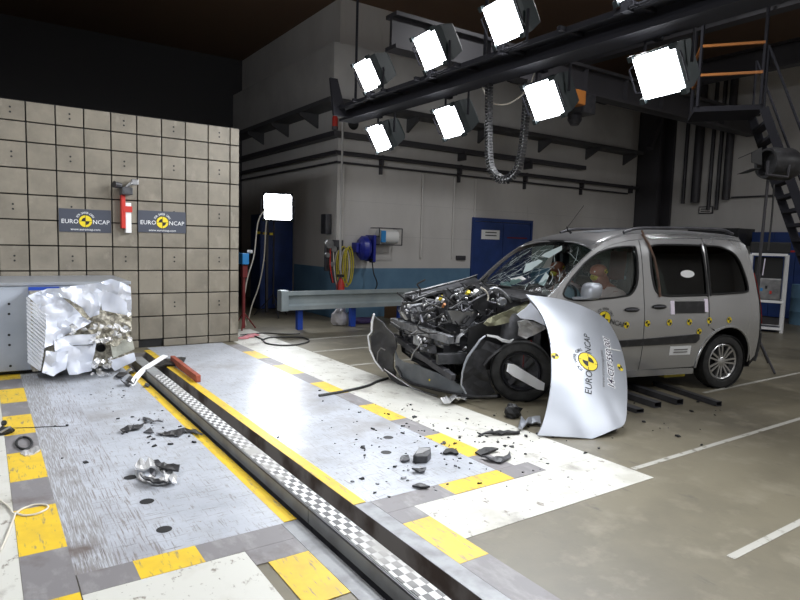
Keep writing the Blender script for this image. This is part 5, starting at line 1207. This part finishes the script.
# keep the traced outline in place in spite of the bulge: move each outline point back along its sight line
def fit(q):
    a, b = (hpl(*q)-HB0).dot(HX), (hpl(*q)-HB0).dot(HY)
    for _ in range(6):
        p = hsurf(a, b); d = ray(*q); off = (p-HB0).dot(hn); tt = (HB0+hn*off-CAMP).dot(hn)/d.dot(hn); w = CAMP+d*tt; a, b = (w-HB0).dot(HX), (w-HB0).dot(HY)
    return a, b
hc2 = [fit(q) for q in OUT]
V, F = tri2d(hc2, (), .06, .03)
bonnet = thing('bonnet', (HB0+HB1)/2, 'torn-off silver bonnet with a round emblem leaning against the car', 'bonnet')
lowest = min(hsurf(x, y).z for x, y in hc2); lift = Vector((0, 0, max(0, .004-lowest)))
shell(MB(), V, F, lambda x, y: hsurf(x, y)+lift, lambda x, y: hsurf(x, y, -.012)+lift).build('bonnet_skin', 'silver_light', bonnet, smooth=True)
ctr = (sum(p[0] for p in hc2)/len(hc2), sum(p[1] for p in hc2)/len(hc2))
V2, F2 = tri2d([(ctr[0]+(x-ctr[0])*.92, ctr[1]+(y-ctr[1])*.94) for x, y in hc2], [[(ctr[0]+(x-ctr[0])*.55, ctr[1]+(y-ctr[1])*.6) for x, y in hc2[::4]]], .1, .06)
shell(MB(), V2, F2, lambda x, y: hsurf(x, y, -.014)+lift, lambda x, y: hsurf(x, y, -.035)+lift).build('bonnet_frame', 'steel', bonnet)
def hab(px, py): return fit((px, py))
a0, b0 = hab(588, 363); a1, b1 = hab(594, 395); a2, b2 = hab(591, 333)
rot = math.atan2(b2-b1, a2-a1); cr_, sr_ = math.cos(rot), math.sin(rot)
def hmap(a, b, h): return hsurf(a0+a*cr_-b*sr_, b0+a*sr_+b*cr_, h)+lift
logo(hmap, .092, bonnet, 'black', url=False)
decal('web_address', [(*text2d('www.euroncap.com', .052), (0, -.155), 0)], hmap, 'steel', bonnet, .002)
a3, b3 = hab(610, 362); 
def hmap2(a, b, h): return hsurf(a3+a*cr_-b*sr_, b3+a*sr_+b*cr_, h)+lift
decal('number_outline', [(*text2d('14-CIT-550-001', .095, .009), (0, 0), 0)], hmap2, 'white_plastic', bonnet, .0015)
decal('test_number', [(*text2d('14-CIT-550-001', .095, .0015), (0, 0), 0)], hmap2, 'ink', bonnet, .003)
for q in ((555, 357.5), (620, 369)):
    aa, bb = hab(*q); fn = lambda a, b, h, aa=aa, bb=bb: hsurf(aa+a*cr_-b*sr_, bb+a*sr_+b*cr_, h)+lift
    o = decal('target_marker', [(*disc2d(.036, 20), (0, 0), 0)], fn, 'yellow', bonnet, .0015)
    decal('marker_quarters', [(*disc2d(.031, 8, a0=math.pi/2, a1=math.pi), (0, 0), 0), (*disc2d(.031, 8, a0=-math.pi/2, a1=0), (0, 0), 0)], fn, 'black', o, .003)
pq = [hab(*q) for q in ((608, 350), (620, 352.5))]
MB().tube([hsurf(*p, .002)+lift for p in pq], .006, 5).build('white_tape', 'paper', bonnet)
tag(sheet('torn_bracket', [(592, 439), (600, 433), (612, 430), (623, 428), (625, 433), (618, 436), (604, 439)], lambda x, y: onz(x, y, .03)+Vector((.05, .12, 0)), 'black_plastic', None, .02, 5, 4, .02, 3, (0, 0, 1)), 'black plastic bracket on the floor under the bonnet edge', 'bracket')

# ------------------------------------------------------------------ crash-test dummies
def dummy(v, label, lean=0.):
    o = thing('crash_test_dummy', C(1.35, v, .62), label, 'dummy', 'crash test dummies')
    J = {'pelvis': (1.36, v, .72, .135), 'belly': (1.40, v, .86, .13), 'chest': (1.42, v, 1.00, .135), 'sho': (1.39, v, 1.10, .10), 'neck': (1.33, v, 1.165, .052), 'skull': (1.262, v, 1.25, .078), 'crown': (1.235, v, 1.345, .102), 'top': (1.245, v, 1.42, .070),
         'chin': (1.185, v, 1.245, .046), 'nose': (1.128, v, 1.31, .015),
         'shl': (1.38, v+.17, 1.08, .068), 'ell': (1.18, v+.24, .90, .045), 'wrl': (.97, v+.16, .97, .032), 'hal': (.90, v+.12, .99, .028),
         'shr': (1.38, v-.17, 1.08, .068), 'elr': (1.18, v-.24, .90, .045), 'wrr': (.97, v-.16, .97, .032), 'har': (.90, v-.12, .99, .028),
         'hipl': (1.30, v+.10, .71, .10), 'knl': (.92, v+.14, .72, .075), 'anl': (.70, v+.13, .48, .05), 'hipr': (1.30, v-.10, .71, .10), 'knr': (.92, v-.14, .72, .075), 'anr': (.70, v-.13, .48, .05)}
    E_ = [('pelvis','belly'),('belly','chest'),('chest','sho'),('sho','neck'),('neck','skull'),('skull','crown'),('crown','top'),('skull','chin'),('crown','nose'),('sho','shl'),('shl','ell'),('ell','wrl'),('wrl','hal'),('sho','shr'),('shr','elr'),('elr','wrr'),('wrr','har'),('pelvis','hipl'),('hipl','knl'),('knl','anl'),('pelvis','hipr'),('hipr','knr'),('knr','anr')]
    names = list(J); inv = WM[o.name].inverted()
    def skin(nm, keep, edges, grow, m):
        ks = [k for k in names if k in keep]; me = bpy.data.meshes.new(nm); me.from_pydata([inv @ C(*J[k][:3]) for k in ks], [(ks.index(a), ks.index(b)) for a, b in edges if a in keep and b in keep], [])
        ob = bpy.data.objects.new(nm, me); COL.objects.link(ob); ob.parent = o; me.materials.append(MATS[m])
        ob.modifiers.new('skin', 'SKIN').use_smooth_shade = True
        sv = me.skin_vertices[0].data
        for i, k in enumerate(ks): sv[i].radius = (J[k][3]+grow,)*2; sv[i].use_root = (k in ('pelvis', 'chest') and i == 0)
        sv[0].use_root = True
        sb = ob.modifiers.new('smooth', 'SUBSURF'); sb.levels = sb.render_levels = 2
        return ob
    body = skin('dummy_body', set(names), E_, 0, 'skin_dummy')
    skin('shirt', {'belly', 'chest', 'sho', 'shl', 'ell', 'shr', 'elr'}, E_, .034, 'shirt')
    skin('shorts', {'pelvis', 'hipl', 'knl', 'hipr', 'knr'}, E_, .012, 'seat_blue')
    for sg in (1, -1):
        p = C(1.25, v+sg*.098, 1.335); V, F = disc2d(.024, 14)
        t_ = MB().add([p+CE*a+ZV*b+CL*sg*.012 for a, b in V], F).build('head_marker', 'yellow', o)
        V, F = disc2d(.02, 6, a0=0, a1=math.pi/2); V3, F3 = disc2d(.02, 6, a0=math.pi, a1=1.5*math.pi)
        MB().add([p+CE*a+ZV*b+CL*sg*.0135 for a, b in V], F).add([p+CE*a+ZV*b+CL*sg*.0135 for a, b in V3], F3).build('marker_quarters', 'black', t_)
        MB().ball(C(1.155, v+sg*.035, 1.325), .013, 8).build('eye', 'white_plastic', o)
        for q in range(5):
            s0 = C(.90, v+sg*.12, .99); d = -CE*(.04+.008*(2-abs(q-2)))+ZV*(.02*(q-2)*.6); MB().tube([s0, s0+d*.7, s0+d-CL*sg*.012], [.010, .009, .008], 6).build('finger', 'skin_dummy', o)
        MB().ball(C(1.245, v+sg*.098, 1.30), .022, 8, (.7, .5, 1.2)).build('ear', 'skin_dummy', o)
    lump(MB(), C(1.18, v, 1.262), .048, (.7, 1.1, .8), 2, .1).build('face_paint', 'yellow_hose', o, smooth=True)
    MB().obox(C(1.166, v, 1.275), (CL, CE, ZV), (.05, .03, .008)).build('mouth', 'red_cloth', o)
    return o
dummy(.40, 'brown-headed crash test dummy in a pale shirt behind the steering wheel')
dummy(-.40, 'brown-headed crash test dummy in the passenger seat behind the broken windscreen')

# ================================================================== things on the floor
# steel box tubes under the car
def ftube(a, b, w, h, label):
    a = onz(*a, h/2); b = onz(*b, h/2); o = thing('steel_tube', ((a.x+b.x)/2, (a.y+b.y)/2, 0), label, 'steel tube', 'steel tubes on the floor by the car')
    x, y, z = frame(b-a)
    for sx, sy, ww, hh in ((1, 0, .004, h), (-1, 0, .004, h), (0, 1, w, .004), (0, -1, w, .004)):
        MB().obox((a+b)/2+x*sx*(w/2-.002)+y*sy*(h/2-.002), (x, y, z), (ww, hh, (b-a).length)).build('tube_wall', 'steel_dark', o)
ftube((600, 386), (658, 405), .09, .06, 'dark square steel tube closest to the leaning bonnet')
ftube((612, 380), (680, 402), .09, .06, 'dark square steel tube second from the leaning bonnet')
ftube((655, 383), (719, 404), .07, .05, 'dark square steel tube reaching towards the rear wheel')
ftube((585, 392), (640, 411), .10, .04, 'flat dark steel tube half hidden by the leaning bonnet')
# shards
mat('glass_bits', (.30, .31, .33), .25, .3)
def shard_mesh(k, m):
    r = random.Random(100+k); n = r.choice((4, 5, 6)); pts = []
    for i in range(n):
        a = 2*math.pi*i/n+r.uniform(-.3, .3); q = r.uniform(.5, 1); pts.append((math.cos(a)*q, math.sin(a)*q*r.uniform(.3, .8)))
    vs = [(x, y, 0) for x, y in pts]+[(x*.9, y*.9, .16+r.uniform(0, .35)) for x, y in pts]
    me = bpy.data.meshes.new('shard'); me.from_pydata(vs, [], [tuple(range(n))[::-1], tuple(range(n, 2*n))]+[(i, (i+1) % n, n+(i+1) % n, n+i) for i in range(n)]); me.update(); me.materials.append(MATS[m]); return me
SM = [shard_mesh(k, m) for k, m in enumerate(['black_plastic']*6+['black']*2+['glass_bits']*2)]
def shard(p, s_, label, group, z=.005):
    o = bpy.data.objects.new('plastic_shard', rnd.choice(SM)); COL.objects.link(o); o.location = (p.x, p.y, z); o.rotation_euler = (0, 0, rnd.uniform(0, 6.28)); o.scale = (s_, s_, s_)
    tag(o, label, 'shard', group)
GA = ('small dark plastic shard on the steel deck beside the rail slot', 'dark shards on the steel decks')
GB = ('small dark plastic shard on the white painted floor by the car', 'dark shards on the white paint')
GC = ('small dark plastic shard on the bare concrete behind the bonnet', 'dark shards on the concrete')
def where(p):
    if p.x < 2.985 and p.y > 3.09: return GA
    return GB if p.x < 3.86 else GC
rs = random.Random(5)
spots = [(rs.gauss(470, 55), rs.gauss(437, 22)) for _ in range(125)]+[(rs.gauss(410, 60), rs.gauss(440, 25)) for _ in range(80)]+[(rs.gauss(150, 40), rs.gauss(415, 28)) for _ in range(60)]+[(rs.uniform(600, 740), rs.uniform(400, 450)) for _ in range(16)]+[(rs.uniform(60, 130), rs.uniform(375, 400)) for _ in range(10)]+[(735, 500), (568, 478), (692, 412), (664, 424), (700, 430), (678, 437), (540, 470)]
for (x, y) in spots:
    if not (335 < y < 545): continue
    p = onz(x, y)
    if 1.36 < p.x < 1.93 or p.x < .35 or (p - C(.3, 0, 0)).length < 1.2 or not (2.3 < p.y < 7.1): continue
    uu, vv = (p-CO).dot(CE), (p-CO).dot(CL)
    if -1.1 < uu < 3.4 and -1 < vv < 1.0: continue
    shard(p, .009+.026*rs.random()**2.4, *where(p))
# larger fragments
def frag(name, px, m, label, cat, h=.02, thick=.006, rough=.02, seed=1, group=None):
    o = sheet(name, px, lambda x, y: onz(x, y, .012), m, None, thick, 4, 4, rough, seed, (0, 0, 1), freq=.2); zmin = min(v.co.z for v in o.data.vertices)
    o.location.z = .0055; return tag(o, label, cat, group)
def c3(x, y): return (110+x/7.5, 410+y/7.5)
frag('black_fragment', [c3(*q) for q in [(75,160),(100,140),(170,118),(225,118),(255,112),(250,130),(215,150),(150,155),(95,172)]], 'black_plastic', 'toothed black plastic fragment on the deck, left of the longer one', 'fragment', rough=.02)
frag('black_fragment', [c3(*q) for q in [(345,175),(430,165),(560,145),(600,158),(640,152),(700,195),(690,200),(620,172),(560,170),(510,200),(420,192),(370,186)]], 'black_plastic', 'long pointed black plastic fragment reaching the yellow edge', 'fragment', rough=.015, seed=2)
frag('black_fragment', [c3(*q) for q in [(245,55),(300,70),(330,85),(400,95),(350,98),(280,85),(245,70)]], 'engine_dark', 'grey plastic fragment on the deck beyond the toothed one', 'fragment', seed=3)
frag('black_fragment', [c3(*q) for q in [(250,165),(290,150),(305,135),(320,160),(330,175),(290,172)]], 'engine_dark', 'small kinked grey fragment between two black ones', 'fragment', seed=4)
hl = thing('broken_headlamp', tuple(onz(158, 475)), 'broken chrome headlamp unit lying on the steel deck', 'headlamp')
for k, (pl, m, z, rg_) in enumerate([([(185,415),(205,395),(270,370),(310,375),(340,415),(300,420),(230,440),(195,432)], 'foil', .05, .05), ([(305,378),(340,375),(450,402),(525,418),(515,445),(430,440),(350,412)], 'black_plastic', .05, .02), ([(340,430),(400,425),(470,420),(490,445),(430,455),(370,450)], 'foil', .03, .04), ([(215,470),(260,480),(330,500),(400,515),(440,545),(380,552),(300,548),(240,525),(212,500)], 'headlamp', .02, .04), ([(225,480),(290,495),(360,515),(430,540),(350,535),(270,525)], 'black_plastic', .05, .015), ([(400,490),(450,470),(505,500),(495,540),(440,545)], 'foil', .03, .06), ([(295,435),(335,430),(350,480),(310,490)], 'steel_dark', .02, .03)]):
    sheet('lamp_shell' if m != 'foil' else 'reflector', [c3(*q) for q in pl], lambda x, y, z=z: onz(x, y, z), m, hl, .012, 4, 3, rg_, 50+k, (0, 0, 1), freq=.25)
MB().tube(cat_open([onz(*c3(*q), .012) for q in [(198, 440), (195, 480), (230, 530), (300, 552), (400, 553), (440, 545)]], 5), .006, 6).build('lamp_rim', 'alloy', hl)
def c5(x, y): return (370+x/5.333, 420+y/5.333)
mf = thing('mirror_fragment', tuple(onz(422, 460)), 'grey block-shaped plastic fragment on the deck by the bolt holes', 'fragment')
P1 = [onz(*c5(*q), .004) for q in [(228, 225), (245, 232), (305, 232), (325, 210), (322, 180), (262, 182)]]
MB().prism(P1, (0, 0, .055)).build('fragment_body', 'engine_dark', mf, bevel=.008); MB().prism([p+Vector((0, 0, .055)) for p in [P1[0].lerp(P1[3], t) for t in (.15, .5)]+[P1[3].lerp(P1[4], .6), P1[5].lerp(P1[0], .1)]], (0, 0, .004)).build('fragment_face', 'steel', mf)
for nm, pl, m, lab in (('black_fragment', [(162, 205), (175, 192), (205, 195), (212, 215), (190, 225), (166, 220)], 'engine_dark', 'knobbly dark fragment beside the grey block-shaped one'),
                       ('black_fragment', [(388, 175), (405, 158), (440, 152), (465, 165), (472, 188), (430, 178), (400, 185)], 'black', 'black fragment on the edge of the yellow patch'),
                       ('black_fragment', [(560, 175), (610, 155), (650, 152), (685, 165), (630, 180), (590, 190)], 'black', 'ragged black fragment lying across grey and white paint'),
                       ('black_fragment', [(590, 200), (650, 205), (735, 195), (745, 170), (752, 205), (700, 232), (640, 222)], 'engine_dark', 'bent grey fragment near the far corner of the yellow strip'),
                       ('black_fragment', [(222, 270), (260, 262), (300, 268), (290, 282), (240, 280)], 'engine_dark', 'flat dark fragment beside the lower deck hole'),
                       ('black_fragment', [(570, 78), (640, 72), (690, 66), (800, 62), (800, 74), (700, 80)], 'black', 'long thin black strip lying on the white paint'),
                       ('black_fragment', [(225, 352), (260, 345), (300, 352), (320, 362), (270, 365)], 'black_plastic', 'dark fragment at the front edge of the deck')):
    frag(nm, [c5(*q) for q in pl], m, lab, 'fragment', rough=.018, seed=len(lab), thick=.012)
lump_o = lump(MB(), onz(512, 417)+Vector((0, 0, .055)), .085, (.9, .9, .8), 9, .5).build('black_lump', 'black'); tag(lump_o, 'crumpled black rubber piece on the floor before the front wheel', 'fragment')
frag('silver_fragment', [(518, 429), (521, 423), (530, 420), (540, 419), (541, 425), (532, 425), (522, 431)], 'silver_light', 'bent silver trim piece beside the bonnet edge', 'fragment', rough=.06, thick=.012)
frag('silver_fragment', [(440, 404), (448, 399), (455, 395), (460, 396), (456, 401), (468, 398), (466, 402), (455, 406), (444, 406)], 'foil', 'crumpled shiny metal scrap under the bumper', 'fragment', rough=.08, seed=4)
frag('silver_fragment', [c7(*q) for q in [(185, 345), (210, 330), (250, 345), (230, 355), (200, 362)]], 'foil', 'small shiny scrap in front of the tyre', 'fragment', rough=.06, seed=6)
# torn strip, hoop cable, headphones-like ring, knob
ts = thing('white_trim_strip', tuple(onz(140, 372)), 'curved white trim strip leaning over the end of the rail', 'trim strip')
A1 = [onz(*q, z) for q, z in (((127, 386), .01), ((134, 376), .05), ((143, 367), .10), ((155, 359.5), .13), ((163, 354.5), .14))]
B1 = [p+Vector((.05, -.03, -.015)) for p in A1]
cA, cB = cat_open([tuple(p) for p in A1], 4), cat_open([tuple(p) for p in B1], 4); nn = len(cA)
MB().add(cA+cB+[Vector(p)-Vector((0, 0, .01)) for p in cA]+[Vector(p)-Vector((0, 0, .01)) for p in cB], [(i, i+1, nn+i+1, nn+i) for i in range(nn-1)]+[(2*nn+i, 3*nn+i, 3*nn+i+1, 2*nn+i+1) for i in range(nn-1)]+[(i, 2*nn+i, 2*nn+i+1, i+1) for i in range(nn-1)]+[(nn+i, nn+i+1, 3*nn+i+1, 3*nn+i) for i in range(nn-1)]).build('strip', 'white_plastic', ts)
sheet('torn_backing', [(150, 362), (162, 359), (176, 357), (186, 358), (180, 364), (165, 365), (152, 367)], lambda x, y: onz(x, y, .03), 'black_plastic', ts, .012, 4, 4, .04, 3, (0, 0, 1))
for k in range(7):
    x, y = rs.uniform(118, 148), rs.uniform(372, 388); r = rs.uniform(3, 6)
    frag('silver_fragment', [(x+math.cos(a)*r, y+math.sin(a)*r*.5) for a in (0, 1.1, 2.2, 3.3, 4.5, 5.5)], rs.choice(['engine_dark', 'foil', 'black_plastic']), 'scrap torn from the honeycomb, lying before its lower edge', 'scrap', rough=.05, seed=k, group='scraps before the honeycomb')
floor_cable('hoop_cable', [(0, 551), (6, 538), (13, 520), (16, 513.5), (24, 515.5), (36, 514), (46, 509.5), (48, 506), (42, 504.5), (33, 505), (22, 509), (14, 513.5), (9, 507), (0, 500)], .006, 'cable_pale', 'pale cable lying in a loop over the yellow square')
rg2 = thing('ring_fragment', tuple(onz(24, 445)), 'black ring with a broken silver lens piece on the grey square', 'fragment')
MB().tube([onz(24+7.8*math.cos(t), 443+6*math.sin(t), .014) for t in [2*math.pi*k/22 for k in range(22)]], .009, 6, True).build('ring', 'black', rg2, smooth=True)
sheet('lens_piece', [(20, 452), (24, 450), (32, 448.5), (38, 447), (40, 450), (33, 453), (25, 454.5)], lambda x, y: onz(x, y, .02), 'headlamp', rg2, .015, 3, 3, .03, 3, (0, 0, 1))
kn = thing('black_clamp', tuple(onz(5, 430)), 'black clamp with a silver bolt on the yellow square', 'clamp')
lump(MB(), onz(5, 431, .03), .05, (1.2, .7, .7), 3, .4).build('clamp_body', 'black', kn); MB().tube([onz(1, 432, .07), onz(10, 427, .06)], .008, 6).build('clamp_bolt', 'alloy', kn)
MB().tube([onz(4, 424, .07), onz(4, 422, .09)], .02, 8).build('clamp_knob', 'black', kn)
floor_cable('thin_wire', [(12, 428), (30, 427.5), (52, 426.5), (68, 426)], .003, 'cable_black', 'thin dark wire running across the deck from the clamp', 'wire')
floor_cable('black_hose', [(319, 395.5), (334, 393), (350, 390), (368, 385.5), (378, 381), (388, 378)], .014, 'cable_black', 'black rubber strip lying on the deck towards the bumper', 'hose')
